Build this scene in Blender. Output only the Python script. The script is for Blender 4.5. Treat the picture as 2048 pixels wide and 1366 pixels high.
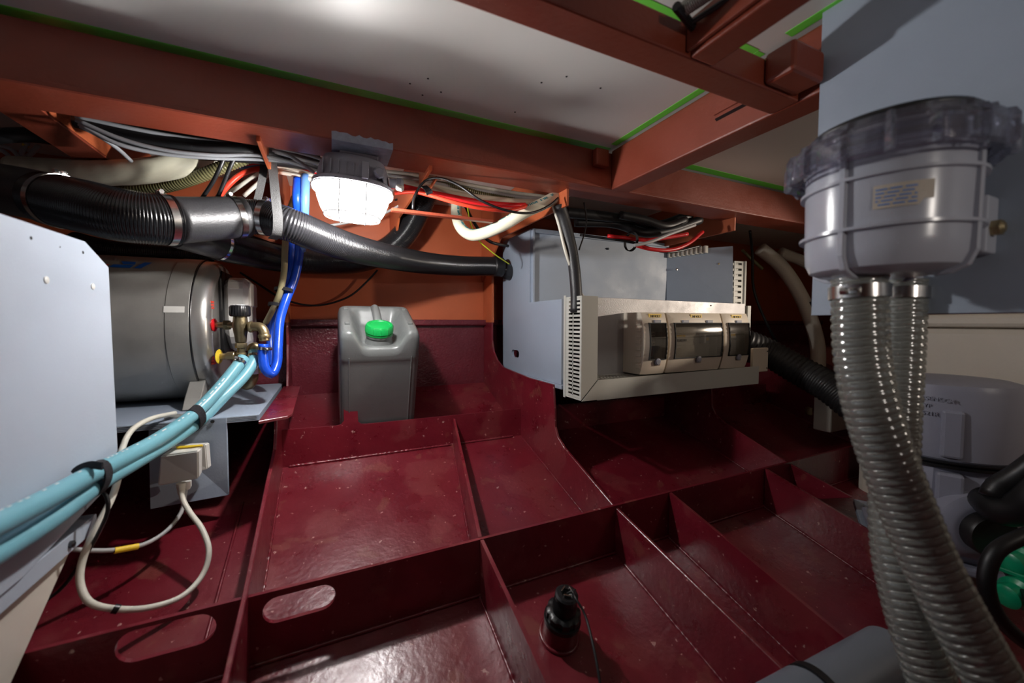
import bpy, bmesh, math, random
from mathutils import Vector, Matrix
random.seed(7)
PI = math.pi
sc = bpy.context.scene
C = sc.collection
for o in list(bpy.data.objects): bpy.data.objects.remove(o)

# ------------------------------------------------------------------ camera, world, lights, exposure
FPX = 780.0; YAW = math.radians(25.02); PIT = math.radians(-2.8)
CAM = Vector((0, 0, 1.0))
cd = bpy.data.cameras.new('camera'); cam = bpy.data.objects.new('camera', cd); C.objects.link(cam)
cam.location = CAM; cam.rotation_euler = (PI/2 + PIT, 0, -YAW)
cd.sensor_width = 36; cd.lens = FPX/2048*36; cd.clip_start = 0.01
cd.dof.use_dof = True; cd.dof.focus_distance = 1.25; cd.dof.aperture_fstop = 2.8
sc.camera = cam
w = bpy.data.worlds.new('world'); sc.world = w; w.use_nodes = True
w.node_tree.nodes['Background'].inputs[0].default_value = (.5, .55, .65, 1)
w.node_tree.nodes['Background'].inputs[1].default_value = 0.02
def point(name, loc, power, color, r):
    l = bpy.data.lights.new(name, 'POINT'); l.energy = power; l.color = color; l.shadow_soft_size = r
    o = bpy.data.objects.new(name, l); C.objects.link(o); o.location = loc; return o
LAMP_POWER = 21.0
def spot(name, loc, aim, power, color, size, blend, r):
    l = bpy.data.lights.new(name, 'SPOT'); l.energy = power; l.color = color; l.shadow_soft_size = r
    l.spot_size = math.radians(size); l.spot_blend = blend
    o = bpy.data.objects.new(name, l); C.objects.link(o); o.location = loc
    o.rotation_euler = (Vector(aim)-Vector(loc)).to_track_quat('-Z', 'Y').to_euler(); return o
# unseen lamp behind the photographer, its cone shaped to keep light off the bilge
spot('work_light', (.42, -.9, 1.28), (.68, .25, 1.27), 9, (1, .92, .84), 46, .7, .04)
point('side_work_light', (1.30, -.35, 1.16), 2.1, (1, .88, .76), .05)   # lamp behind the grey sheet
# a second shaded lamp farther along, beyond the grey sheet, turned on the switch boxes
spot('far_work_light', (2.45, .12, 1.22), (1.25, 1.0, .97), 58, (1, .86, .72), 48, .5, .025)
sc.view_settings.view_transform = 'Standard'; sc.view_settings.look = 'None'
sc.view_settings.gamma = 1; sc.view_settings.use_curve_mapping = False
sc.view_settings.exposure = 0.0

# ------------------------------------------------------------------ photo-ray helpers (2048 x 1366 frame)
Fv = Vector((math.sin(YAW)*math.cos(PIT), math.cos(YAW)*math.cos(PIT), math.sin(PIT)))
Rv = Vector((math.cos(YAW), -math.sin(YAW), 0)); Uv = Rv.cross(Fv)
def ray(x, y): return Fv*FPX + Rv*(x-1024) + Uv*(683-y)
def D(x, y, d): return CAM + ray(x, y)*(d/FPX)
def on(x, y, ax, v):
    r = ray(x, y); return CAM + r*((v-CAM[ax])/r[ax])
def P(l): return [D(*p) for p in l]
def ext(pts, L, bend=(0, 0, 0)):
    d = (pts[-1]-pts[-2]).normalized(); return pts+[pts[-1]+d*L*.5+Vector(bend)*.3, pts[-1]+d*L+Vector(bend)]

# ------------------------------------------------------------------ materials
def lin(c): return tuple(((v/255)/12.92 if v/255 <= .04045 else ((v/255+.055)/1.055)**2.4) for v in c)+(1,)
def mat(name, c, rough=.5, metal=0, bump=None, spots=None, trans=0, alpha=1, emit=None, var=0, spec=None, coat=0, vscale=6):
    m = bpy.data.materials.new(name); m.use_nodes = True; n = m.node_tree.nodes; L = m.node_tree.links
    b = n['Principled BSDF']; b.inputs['Base Color'].default_value = lin(c)
    b.inputs['Roughness'].default_value = rough; b.inputs['Metallic'].default_value = metal
    if coat: b.inputs['Coat Weight'].default_value = coat; b.inputs['Coat Roughness'].default_value = .15
    if spec is not None: b.inputs['Specular IOR Level'].default_value = spec
    if trans: b.inputs['Transmission Weight'].default_value = trans
    if alpha < 1: b.inputs['Alpha'].default_value = alpha
    if emit: b.inputs['Emission Color'].default_value = lin(c); b.inputs['Emission Strength'].default_value = emit
    tc = n.new('ShaderNodeTexCoord'); src = None
    if var or spots:
        nz = n.new('ShaderNodeTexNoise'); nz.inputs['Scale'].default_value = vscale; nz.inputs['Detail'].default_value = 8; nz.inputs['Roughness'].default_value = .65
        L.new(tc.outputs['Object'], nz.inputs['Vector'])
        mr = n.new('ShaderNodeMapRange'); mr.inputs[1].default_value = .3; mr.inputs[2].default_value = .7
        mr.inputs[3].default_value = 1-var; mr.inputs[4].default_value = 1+var
        L.new(nz.outputs[0], mr.inputs[0])
        mx = n.new('ShaderNodeMix'); mx.data_type = 'RGBA'; mx.blend_type = 'MULTIPLY'; mx.inputs[0].default_value = 1
        mx.inputs[6].default_value = lin(c); L.new(mr.outputs[0], mx.inputs[7]); src = mx.outputs[2]
        rr = n.new('ShaderNodeMapRange'); rr.inputs[1].default_value = .3; rr.inputs[2].default_value = .7
        rr.inputs[3].default_value = rough*.75; rr.inputs[4].default_value = min(1, rough*1.3)
        L.new(nz.outputs[0], rr.inputs[0]); L.new(rr.outputs[0], b.inputs['Roughness'])
    if spots:
        for sc_, thr, colr, fac in spots:
            s = n.new('ShaderNodeTexNoise'); s.inputs['Scale'].default_value = sc_; s.inputs['Detail'].default_value = 3
            L.new(tc.outputs['Object'], s.inputs['Vector'])
            r = n.new('ShaderNodeMapRange'); r.inputs[1].default_value = thr; r.inputs[2].default_value = thr+.035; r.inputs[4].default_value = fac
            L.new(s.outputs[0], r.inputs[0])
            x = n.new('ShaderNodeMix'); x.data_type = 'RGBA'; L.new(r.outputs[0], x.inputs[0]); L.new(src, x.inputs[6]); x.inputs[7].default_value = lin(colr); src = x.outputs[2]
    if src: L.new(src, b.inputs['Base Color'])
    if bump:
        z = n.new('ShaderNodeTexNoise'); z.inputs['Scale'].default_value = bump[0]; z.inputs['Detail'].default_value = 4
        L.new(tc.outputs['Object'], z.inputs['Vector'])
        bp = n.new('ShaderNodeBump'); bp.inputs['Strength'].default_value = bump[1]; bp.inputs['Distance'].default_value = .002
        L.new(z.outputs[0], bp.inputs['Height']); L.new(bp.outputs[0], b.inputs['Normal'])
    return m
M = {}
M['maroon'] = mat('maroon_paint', (108, 23, 36), .31, spec=.75, bump=(90, .38), var=.13, spots=[(6, .56, (128, 62, 62), .35), (14, .64, (126, 72, 60), .4), (75, .69, (215, 175, 165), .6), (32, .745, (225, 200, 190), .7)], vscale=9)
M['maroonwall'] = mat('maroon_textured_paint', (100, 36, 46), .24, bump=(130, .9), var=.12)
M['primer'] = mat('rust_red_primer', (130, 57, 38), .42, bump=(120, .25), var=.10)
M['orange'] = mat('orange_primer', (182, 92, 54), .5, bump=(60, .12), var=.08)
M['ceil'] = mat('ceiling_panel_white', (214, 214, 209), .46, bump=(40, .02))
M['tape'] = mat('green_tape', (118, 226, 78), .5)
M['black'] = mat('black_plastic', (26, 26, 28), .35)
M['duct'] = mat('black_duct', (30, 30, 32), .24, bump=(200, .1))
M['ductmatt'] = mat('black_duct_smooth', (44, 44, 46), .42, bump=(300, .3))
M['rubber'] = mat('black_rubber', (24, 24, 26), .45)
M['velcro'] = mat('black_velcro', (34, 33, 38), .9, bump=(500, .6))
M['strapg'] = mat('grey_strap', (88, 88, 88), .85, bump=(500, .6))
M['steel'] = mat('stainless_steel', (200, 198, 195), .22, 1)
M['brushed'] = mat('brushed_steel', (176, 174, 168), .45, .55, bump=(30, .08), var=.08, vscale=14)
M['dome'] = mat('polished_dome_steel', (186, 184, 180), .3, .75)
M['darksteel'] = mat('dark_steel', (90, 90, 92), .38, 1)
M['greypaint'] = mat('grey_painted_board', (158, 170, 186), .5, bump=(220, .12), var=.04)
M['cabwhite'] = mat('pale_grey_painted_board', (184, 194, 207), .5, bump=(220, .1), var=.04, vscale=3)
M['platesteel'] = mat('galvanised_plate', (178, 176, 176), .45, .3, bump=(260, .2), var=.05)
M['trunk'] = mat('grey_trunking', (196, 196, 188), .5)
M['beige'] = mat('light_beige_plastic', (226, 214, 196), .4)
M['white'] = mat('white_plastic', (228, 226, 220), .35)
M['cream'] = mat('cream_rubber', (226, 222, 198), .45, bump=(60, .2), var=.04)
M['creamtank'] = mat('cream_grp', (222, 214, 200), .5, bump=(70, .3), var=.05)
M['graycable'] = mat('grey_cable', (176, 176, 176), .45)
M['loomcable'] = mat('dull_grey_cable', (136, 138, 142), .55)
M['creamcable'] = mat('cream_cable', (224, 220, 206), .42)
M['red'] = mat('red_cable', (215, 36, 40), .35)
M['redor'] = mat('orange_red_hose', (240, 70, 48), .35)
M['blue'] = mat('blue_hose', (26, 78, 204), .25)
M['bluel'] = mat('pale_blue_pipe', (104, 150, 220), .3)
M['aqua'] = mat('aqua_hose', (120, 180, 194), .32, bump=(30, .1), var=.03)
M['olive'] = mat('olive_clear_hose', (112, 108, 74), .22)
M['braid'] = mat('braided_hose', (176, 166, 124), .35, bump=(700, .8))
M['brass'] = mat('brass', (178, 160, 122), .34, .85, bump=(150, .3), var=.08)
M['bronze'] = mat('bronze', (132, 120, 92), .36, .8, bump=(150, .3))
M['yellow'] = mat('yellow_plastic', (238, 206, 60), .4)
M['redcap'] = mat('red_plastic', (214, 30, 36), .3)
M['yg'] = mat('yellow_green_wire', (196, 214, 40), .4)
M['cap'] = mat('green_cap', (16, 150, 70), .35)
M['can'] = mat('grey_hdpe', (106, 109, 108), .36, bump=(180, .12), var=.05, vscale=20)
M['valvegreen'] = mat('green_valve', (10, 150, 104), .3)
M['strainer'] = mat('strainer_grey', (186, 190, 202), .22)
M['pump'] = mat('pump_grey', (150, 152, 168), .42, bump=(90, .1), var=.04)
M['pvc'] = mat('pvc_grey_pipe', (112, 118, 128), .45)
M['clear'] = mat('clear_plastic', (222, 224, 242), .06, alpha=.36, coat=1)
M['hoseclear'] = mat('clear_hose_wall', (178, 182, 180), .16, trans=.35, alpha=.62)
M['hosecore'] = mat('hose_inner_wall', (150, 153, 150), .35)
M['hosewire'] = mat('hose_spiral', (150, 152, 146), .15)
M['smoke'] = mat('smoked_window', (120, 118, 116), .06, alpha=.22)
def clearmat(name, tint, rough, lo, hi, body, bfac):
    m = bpy.data.materials.new(name); m.use_nodes = True; n = m.node_tree.nodes; L_ = m.node_tree.links; n.clear()
    o = n.new('ShaderNodeOutputMaterial'); t = n.new('ShaderNodeBsdfTransparent'); t.inputs[0].default_value = lin(tint)
    g = n.new('ShaderNodeBsdfGlossy'); g.inputs['Roughness'].default_value = rough
    d = n.new('ShaderNodeBsdfDiffuse'); d.inputs[0].default_value = lin(body)
    lw = n.new('ShaderNodeLayerWeight'); lw.inputs[0].default_value = .35; mr = n.new('ShaderNodeMapRange'); mr.inputs[3].default_value = lo; mr.inputs[4].default_value = hi
    m1 = n.new('ShaderNodeMixShader'); m2 = n.new('ShaderNodeMixShader'); m1.inputs[0].default_value = bfac
    L_.new(t.outputs[0], m1.inputs[1]); L_.new(d.outputs[0], m1.inputs[2]); L_.new(lw.outputs['Fresnel'], mr.inputs[0]); L_.new(mr.outputs[0], m2.inputs[0])
    L_.new(m1.outputs[0], m2.inputs[1]); L_.new(g.outputs[0], m2.inputs[2]); L_.new(m2.outputs[0], o.inputs[0]); return m
M['clear'] = clearmat('clear_plastic', (232, 232, 240), .07, .05, .75, (200, 202, 222), .15)
M['smoke'] = clearmat('smoked_window', (232, 229, 224), .05, .03, .45, (110, 106, 100), .06)
M['smokegrip'] = mat('dark_translucent_grip', (70, 72, 80), .2)
M['hoseclear'] = clearmat('clear_hose_wall', (222, 224, 218), .14, .12, .8, (200, 202, 196), .30)
M['dark'] = mat('dark_interior', (12, 12, 13), .7)
M['labely'] = mat('yellow_label', (245, 205, 50), .5)
M['ink'] = mat('black_ink', (20, 18, 14), .6)
M['paperl'] = mat('faded_sticker', (206, 196, 182), .6, bump=(40, .3), var=.06, vscale=40)
M['teal'] = mat('teal_print', (20, 130, 140), .5)
M['bluelogo'] = mat('blue_print', (24, 100, 196), .4)
M['whiteprint'] = mat('white_print', (230, 230, 230), .5)
M['redlabel'] = mat('red_label', (226, 72, 50), .5)
M['greybrush'] = mat('grey_brushed_paint', (150, 158, 176), .6, bump=(110, .8), var=.2, vscale=60)
M['globe'] = mat('lamp_globe_lit', (255, 253, 250), .3, alpha=.35, emit=11)
M['bulb'] = mat('lamp_bulb_lit', (255, 253, 250), .3, emit=30)
M['lampbody'] = mat('lamp_housing_grey', (150, 152, 164), .5)
M['copper'] = mat('copper_coloured', (170, 90, 60), .4, .6)
M['breaker'] = mat('breaker_white', (214, 212, 208), .4)
M['edgeply'] = mat('plywood_edge_painted', (150, 156, 162), .6, bump=(300, .4), var=.15, vscale=40)

# ------------------------------------------------------------------ mesh helpers
def link(name, me, m, parent=None, smooth=False):
    o = bpy.data.objects.new(name, me); C.objects.link(o)
    if m is not None and not me.materials: me.materials.append(m)
    if smooth:
        for p in me.polygons: p.use_smooth = True
    if parent is not None:
        o.parent = parent
        mi = Matrix.Identity(4); q = parent
        while q is not None:
            mi = mi @ Matrix.Translation(-q.location) if q.parent is None else mi
            q = q.parent
        o.matrix_parent_inverse = mi if parent.parent is None else Matrix.Identity(4)
    return o
def fin(name, bm, m, parent=None, smooth=False, X=None, autosmooth=False):
    if X is not None: bm.transform(X)
    bmesh.ops.recalc_face_normals(bm, faces=bm.faces)
    if autosmooth:
        for e in bm.edges: e.smooth = not (len(e.link_faces) == 2 and e.calc_face_angle(0) > .6)
        smooth = True
    me = bpy.data.meshes.new(name); bm.to_mesh(me); bm.free()
    return link(name, me, m, parent, smooth)
def thing(name, label, cat, loc=(0, 0, 0), group=None):
    o = bpy.data.objects.new(name, None); C.objects.link(o); o.location = loc; o.empty_display_size = .02
    o['label'] = label; o['category'] = cat
    if group: o['group'] = group
    return o
def tag(o, label, cat, group=None):
    o['label'] = label; o['category'] = cat
    if group: o['group'] = group
    return o
def struct(o, label=None):
    o['kind'] = 'structure'
    if label: o['label'] = label
    return o
def addbox(bm, lo, hi, bev=0, X=None, seg=2):
    b2 = bmesh.new(); bmesh.ops.create_cube(b2, size=1)
    lo = Vector(lo); hi = Vector(hi)
    for v in b2.verts: v.co = Vector([lo[i]+(v.co[i]+.5)*(hi[i]-lo[i]) for i in range(3)])
    if bev: bmesh.ops.bevel(b2, geom=b2.edges[:], offset=bev, segments=seg, affect='EDGES', profile=.5)
    if X is not None: b2.transform(X)
    me = bpy.data.meshes.new('tmp'); b2.to_mesh(me); b2.free(); bm.from_mesh(me); bpy.data.meshes.remove(me)
def box(name, lo, hi, m, parent=None, bev=0, X=None, seg=2):
    bm = bmesh.new(); addbox(bm, lo, hi, bev, X, seg); return fin(name, bm, m, parent)
def axmap(axis, u, v, a):
    return Vector((a, u, v)) if axis == 0 else Vector((u, a, v)) if axis == 1 else Vector((u, v, a))
def addprism(bm, loops, axis, a, b, bev=0):
    """closed outlines in the plane perpendicular to axis (first the outer, then holes), thick from a to b"""
    b2 = bmesh.new(); edges = []
    for lp in loops:
        vs = [b2.verts.new(axmap(axis, p[0], p[1], a)) for p in lp]
        edges += [b2.edges.new((vs[i], vs[(i+1) % len(vs)])) for i in range(len(vs))]
    if len(loops) == 1: b2.faces.new(list(b2.verts))
    else: bmesh.ops.triangle_fill(b2, edges=edges, use_beauty=True)
    r = bmesh.ops.extrude_face_region(b2, geom=b2.faces[:])
    d = axmap(axis, 0, 0, b-a)
    bmesh.ops.translate(b2, verts=[g for g in r['geom'] if isinstance(g, bmesh.types.BMVert)], vec=d)
    if bev:
        bmesh.ops.recalc_face_normals(b2, faces=b2.faces)
        es = [e for e in b2.edges if len(e.link_faces) == 2 and e.calc_face_angle(0) > .5]
        bmesh.ops.bevel(b2, geom=es, offset=bev, segments=1, affect='EDGES')
    me = bpy.data.meshes.new('tmp'); b2.to_mesh(me); b2.free(); bm.from_mesh(me); bpy.data.meshes.remove(me)
def prism(name, loops, axis, a, b, m, parent=None, bev=0, X=None):
    bm = bmesh.new(); addprism(bm, loops, axis, a, b, bev); return fin(name, bm, m, parent, X=X)
def frame_to(origin, axis, up=(0, 0, 1)):
    z = Vector(axis).normalized(); u = Vector(up)
    if abs(z.dot(u)) > .99: u = Vector((1, 0, 0))
    x = u.cross(z).normalized(); y = z.cross(x)
    return Matrix(((x.x, y.x, z.x, origin[0]), (x.y, y.y, z.y, origin[1]), (x.z, y.z, z.z, origin[2]), (0, 0, 0, 1)))
def addlathe(bm, prof, seg=32, X=None, rmod=None, close=True):
    b2 = bmesh.new(); rings = []
    for r, z in prof:
        ring = []
        for i in range(seg):
            a = 2*PI*i/seg; rr = r*(rmod(a, z) if rmod else 1)
            ring.append(b2.verts.new((rr*math.cos(a), rr*math.sin(a), z)))
        rings.append(ring)
    for k in range(len(rings)-1):
        for i in range(seg):
            j = (i+1) % seg; b2.faces.new((rings[k][i], rings[k][j], rings[k+1][j], rings[k+1][i]))
    if close:
        b2.faces.new(rings[0][::-1]); b2.faces.new(rings[-1])
    if X is not None: b2.transform(X)
    me = bpy.data.meshes.new('tmp'); b2.to_mesh(me); b2.free(); bm.from_mesh(me); bpy.data.meshes.remove(me)
def lathe(name, prof, m, parent=None, seg=32, X=None, rmod=None, close=True):
    bm = bmesh.new(); addlathe(bm, prof, seg, X, rmod, close); return fin(name, bm, m, parent, autosmooth=True)
def cyl(name, p0, p1, r, m, parent=None, seg=24, r1=None):
    p0 = Vector(p0); p1 = Vector(p1); h = (p1-p0).length; r1 = r if r1 is None else r1; e = min(r, r1, h/2)*.08
    return lathe(name, [(r-e, 0), (r, e), (r1, h-e), (r1-e, h)], m, parent, seg, frame_to(p0, p1-p0))
class Path:
    def __init__(s, pts, step=.004, closed=False):
        pts = [Vector(p) for p in pts]; n = len(pts); raw = []
        g = (lambda i: pts[i % n]) if closed else (lambda i: pts[i] if 0 <= i < n else (pts[0]*2-pts[1] if i < 0 else pts[-1]*2-pts[-2]))
        for i in range(n if closed else n-1):
            p0, p1, p2, p3 = g(i-1), g(i), g(i+1), g(i+2)
            # centripetal Catmull-Rom
            t0 = 0; t1 = t0+max((p1-p0).length, 1e-5)**.5; t2 = t1+max((p2-p1).length, 1e-5)**.5; t3 = t2+max((p3-p2).length, 1e-5)**.5
            k = max(4, int((p2-p1).length/step))
            for j in range(k):
                t = t1+(t2-t1)*j/k
                A1 = p0*((t1-t)/(t1-t0))+p1*((t-t0)/(t1-t0)); A2 = p1*((t2-t)/(t2-t1))+p2*((t-t1)/(t2-t1)); A3 = p2*((t3-t)/(t3-t2))+p3*((t-t2)/(t3-t2))
                B1 = A1*((t2-t)/(t2-t0))+A2*((t-t0)/(t2-t0)); B2 = A2*((t3-t)/(t3-t1))+A3*((t-t1)/(t3-t1))
                raw.append(B1*((t2-t)/(t2-t1))+B2*((t-t1)/(t2-t1)))
        raw.append(raw[0].copy() if closed else pts[-1].copy())
        L = [0]
        for i in range(1, len(raw)): L.append(L[-1]+(raw[i]-raw[i-1]).length)
        s.len = L[-1]; m = max(2, int(s.len/step)); s.p = []; k = 0
        for i in range(m+1):
            d = s.len*i/m
            while k < len(L)-2 and L[k+1] < d: k += 1
            f = (d-L[k])/max(L[k+1]-L[k], 1e-9); s.p.append(raw[k].lerp(raw[k+1], min(max(f, 0), 1)))
        s.t = [(s.p[min(i+1, m)]-s.p[max(i-1, 0)]).normalized() for i in range(m+1)]
        n0 = Vector((0, 0, 1)); n0 = (n0-s.t[0]*n0.dot(s.t[0]))
        if n0.length < .1: n0 = Vector((1, 0, 0))-s.t[0]*s.t[0].x
        s.n = [n0.normalized()]
        for i in range(1, m+1):
            v = s.n[-1]-s.t[i]*s.n[-1].dot(s.t[i]); s.n.append(v.normalized())
        s.m = m
    def at(s, f):
        i = min(max(int(round(f*s.m)), 0), s.m); return s.p[i], s.t[i], s.n[i]
def sweep(name, path, sec, m, parent=None, rf=None, smooth=True, cap=True):
    """sec: list of (u,v) offsets; rf(s) scales at arc length s"""
    vs = []; fs = []; k = len(sec)
    for i in range(path.m+1):
        p, t, n = path.p[i], path.t[i], path.n[i]; b = t.cross(n); q = rf(path.len*i/path.m) if rf else 1
        vs += [p+(n*u+b*v)*q for u, v in sec]
    for i in range(path.m):
        for j in range(k):
            l = (j+1) % k; fs.append((i*k+j, i*k+l, (i+1)*k+l, (i+1)*k+j))
    if cap: fs.append(tuple(range(k))[::-1]); fs.append(tuple(range(path.m*k, path.m*k+k)))
    me = bpy.data.meshes.new(name); me.from_pydata(vs, [], fs); me.update()
    o = link(name, me, m, parent, smooth)
    return o
def circ(r, seg): return [(r*math.cos(2*PI*i/seg), r*math.sin(2*PI*i/seg)) for i in range(seg)]
def tube(name, pts, r, m, parent=None, seg=12, step=.008, rf=None, closed=False):
    pa = pts if isinstance(pts, Path) else Path(pts, step, closed)
    return sweep(name, pa, circ(r, seg), m, parent, rf)
def ribbed(name, pts, r, m, pitch, amp, parent=None, seg=24, rf=None):
    pa = Path(pts, pitch/4); pe = 4*pa.len/pa.m
    def f(s): return (rf(s) if rf else 1)*(1+amp/r*math.cos(2*PI*s/pe))
    return sweep(name, pa, circ(r, seg), m, parent, f), pa
def band(name, p, t, r, wd, th, m, parent, screw=True, sdir=None):
    X = frame_to(p-t*wd/2, t); bm = bmesh.new()
    addlathe(bm, [(r, 0), (r+th, 0), (r+th, wd), (r, wd), (r, 0)], 40, X, close=False)
    o = fin(name, bm, m, parent, autosmooth=True)
    if screw:
        s = Vector(sdir or (0, 0, 1)); s = (s-t*s.dot(t)).normalized(); tt = t.cross(s); bm = bmesh.new()
        c = p+s*(r+th+.003)
        Y = frame_to(c-tt*.009, tt)
        addlathe(bm, [(.0035, 0), (.0035, .014)], 10, Y); addlathe(bm, [(.0048, .014), (.0048, .020)], 6, Y)
        addbox(bm, (-.005, -.005, .002), (.005, .003, .011), .001, Y)
        fin('clamp_screw', bm, m, o, autosmooth=True)
    return o
def strap(name, pts, wd, th, m, parent=None, label=None, cat='strap', wdir=(1, 0, 0), closed=False):
    pa = Path(pts, .006, closed); W = Vector(wdir)
    for i in range(pa.m+1):
        v = W-pa.t[i]*W.dot(pa.t[i]); pa.n[i] = v.normalized() if v.length > 1e-4 else pa.n[i]
    o = sweep(name, pa, [(-wd/2, -th/2), (wd/2, -th/2), (wd/2, th/2), (-wd/2, th/2)], m, parent, smooth=False, cap=not closed)
    if label: tag(o, label, cat)
    return o
def ringstrap(name, c, axis, r, wd, th, m, label=None, squash=1.0, parent=None, cat='strap', up=(0, 0, 1)):
    X = frame_to(Vector(c)-Vector(axis).normalized()*wd/2, axis, up) @ Matrix.Diagonal((1, squash, 1, 1))
    bm = bmesh.new(); addlathe(bm, [(r, 0), (r+th, 0), (r+th, wd), (r, wd), (r, 0)], 36, X, close=False)
    o = fin(name, bm, m, parent, autosmooth=True)
    if label: tag(o, label, cat)
    return o
def text(name, s, size, X, m, parent=None, ext=.0004, sx=1, align='CENTER'):
    c = bpy.data.curves.new(name, 'FONT'); c.body = s; c.size = size; c.extrude = ext; c.align_x = align; c.align_y = 'CENTER'
    o = bpy.data.objects.new(name, c); C.objects.link(o); c.materials.append(m)
    mw = X @ Matrix.Diagonal((sx, 1, 1, 1))
    if parent is not None:
        o.parent = parent; o.matrix_parent_inverse = (Matrix.Translation(-parent.location) if parent.parent is None else Matrix.Identity(4))
    dg = bpy.context.evaluated_depsgraph_get(); me = bpy.data.meshes.new_from_object(o.evaluated_get(dg)); me.transform(mw)
    bpy.data.objects.remove(o)
    return link(name, me, m, parent)
def cable(name, l, r, m, label, cat='cable', group=None, parent=None, seg=8, step=.012):
    o = tube(name, P(l), r, m, parent, seg, step)
    if label: tag(o, label, cat, group)
    return o
def FL(y):
    pr = [(-1.3, -.135), (.464, .324), (.775, .405), (1.33, .568), (1.49, .628), (1.72, .716)]
    for (a, za), (b, zb) in zip(pr, pr[1:]):
        if y <= b: return za+(zb-za)*(y-a)/(b-a)
    return pr[-1][1]

# ------------------------------------------------------------------ SETTING: hull bottom, sides, deck
prof = [(-1.3, FL(-1.3)), (.464, .324), (.775, .405), (1.33, .568), (1.49, .628), (1.75, .728)]
bm = bmesh.new()
addprism(bm, [prof+[(1.75, .70), (1.49, .60), (1.33, .54), (.775, .375), (.464, .296), (-1.3, -.165)]], 0, -1.7, 3.4)
struct(fin('floor', bm, M['maroon']), 'sloping maroon painted steel bottom of the hull')
def seamplate(x0, x1): pass
struct(box('wall_back', (-1.7, 1.72, .69), (3.4, 1.74, .985), M['maroonwall']), 'maroon textured lower hull side behind the jerrycan')
struct(box('wall_back_upper', (-1.7, 1.722, .985), (3.4, 1.742, 1.53), M['orange']), 'orange primed upper hull side')
struct(prism('trim_1', [[(1.69, 1.012), (1.72, 1.012), (1.72, .985), (1.696, .985), (1.69, .99)]], 0, -1.7, 3.4, M['maroonwall'], bev=.0012), 'maroon longitudinal rib on the hull side where the orange paint begins')
struct(box('ceiling', (-1.7, -1.3, 1.518), (3.4, 1.74, 1.53), M['ceil']), 'pale grey deck panels overhead')
struct(box('wall_left', (-1.72, -1.3, -.2), (-1.7, 1.74, 1.53), M['primer']))
struct(box('wall_right', (3.4, -1.3, -.2), (3.42, 1.74, 1.53), M['primer']))
struct(box('wall_front', (-1.7, -1.32, -.2), (3.4, -1.3, 1.53), M['primer']))
ce = bpy.data.objects['ceiling']
for px, py in [(820, 167), (856, 157), (845, 190), (882, 184), (1030, 224), (1083, 165), (1133, 153), (1201, 176)]:
    c = on(px, py, 2, 1.518); bm = bmesh.new()
    addlathe(bm, [(.0022, 0), (.0022, .001)], 12, Matrix.Translation((c.x, c.y, 1.5172)))
    fin('screw_hole', bm, M['dark'], None).parent = ce
def tape(lo, hi, label):
    tag(box('masking_tape', lo, hi, M['tape']), label, 'tape')
tape((-1.2, .952, 1.5172), (.77, .990, 1.518), 'long strip of green masking tape along the top of the big longitudinal deck beam')
tape((.85, .935, 1.5172), (2.6, .965, 1.518), 'green masking tape on the beam right of the crossbeam, towards the grey sheet')
tape((.752, .50, 1.5172), (.772, .93, 1.518), 'green masking tape along the left edge of the crossbeam')
tape((-.6, .497, 1.5172), (.60, .514, 1.518), 'green masking tape ending at the sprung hatch hinge')
tape((.64, .497, 1.5172), (.75, .514, 1.518), 'short green masking tape in the corner behind the welded stop block')
tape((.750, -.2, 1.5172), (.770, .45, 1.518), 'green masking tape beside the grey hanging sheet at the crossbeam')

def beam(name, label, parts):
    t = thing(name, label, 'beam'); return t
# long deck girder over the lamp (web + bottom flange)
g1 = thing('deck_girder', 'long rust-red longitudinal deck girder the lit lamp hangs from', 'beam', (0, .95, 1.4))
prism('web', [[(-1.7, 1.405), (3.4, 1.405), (3.4, 1.502), (-1.7, 1.502)]], 1, .95, .958, M['primer'], g1, .001)
prism('flange', [[(.95, 1.397), (1.056, 1.397), (1.056, 1.405), (.95, 1.405)]], 0, -1.7, 3.4, M['primer'], g1, .0012)
box('flange_lip', (-1.7, .9475, 1.398), (3.4, .951, 1.407), M['primer'], g1, .001)
# grey brushed paint on the girder above the lamp
random.seed(3)
top = [(.012+.128*i/16, 1.4145+random.uniform(-.003, .003)-.004*(i/16)) for i in range(17)]
prism('paint_patch', [[(.14, 1.3955), (.012, 1.3955)]+top[:]], 1, .9462, .9478, M['greybrush'], g1)
box('paint_patch', (.012, .948, 1.3955), (.14, 1.05, 1.3972), M['greybrush'], g1)
box('stop_block', (.70, .928, 1.452), (.745, .95, 1.50), M['primer'], g1, .004)
# crossbeam to the right
g2 = thing('deck_crossbeam', 'rust-red square tube crossbeam running from the girder toward the grey sheet', 'beam', (.8, .3, 1.395))
box('tube', (.77, -1.3, 1.395), (.835, .95, 1.509), M['primer'], g2, .004)
box('welded_block', (.668, .385, 1.398), (.752, .433, 1.447), M['primer'], g2, .006)
prism('weld_strip', [[(.764, 1.44), (.770, 1.436), (.770, 1.443)]], 1, .38, .60, M['darksteel'], g2)
prism('gusset_plate', [[(.545, 1.45), (.605, 1.45), (.585, 1.505), (.55, 1.505)]], 0, .765, .770, M['primer'], g2, .001)
# second longitudinal beam nearer the viewer
g3 = thing('deck_girder', 'rust-red box girder nearest overhead, ending at the crossbeam', 'beam', (.3, .45, 1.395))
box('tube', (-1.7, .434, 1.395), (.77, .484, 1.443), M['primer'], g3, .003)
g4 = thing('deck_crossbeam', 'short rust-red hatch bearer with a groove beside the sprung hinge', 'beam', (.52, .2, 1.395))
box('tube', (.497, -1.3, 1.395), (.545, .434, 1.443), M['primer'], g4, .003)
box('angle_strip', (.486, -1.3, 1.40), (.4925, .432, 1.443), M['primer'], g4, .001)
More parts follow.
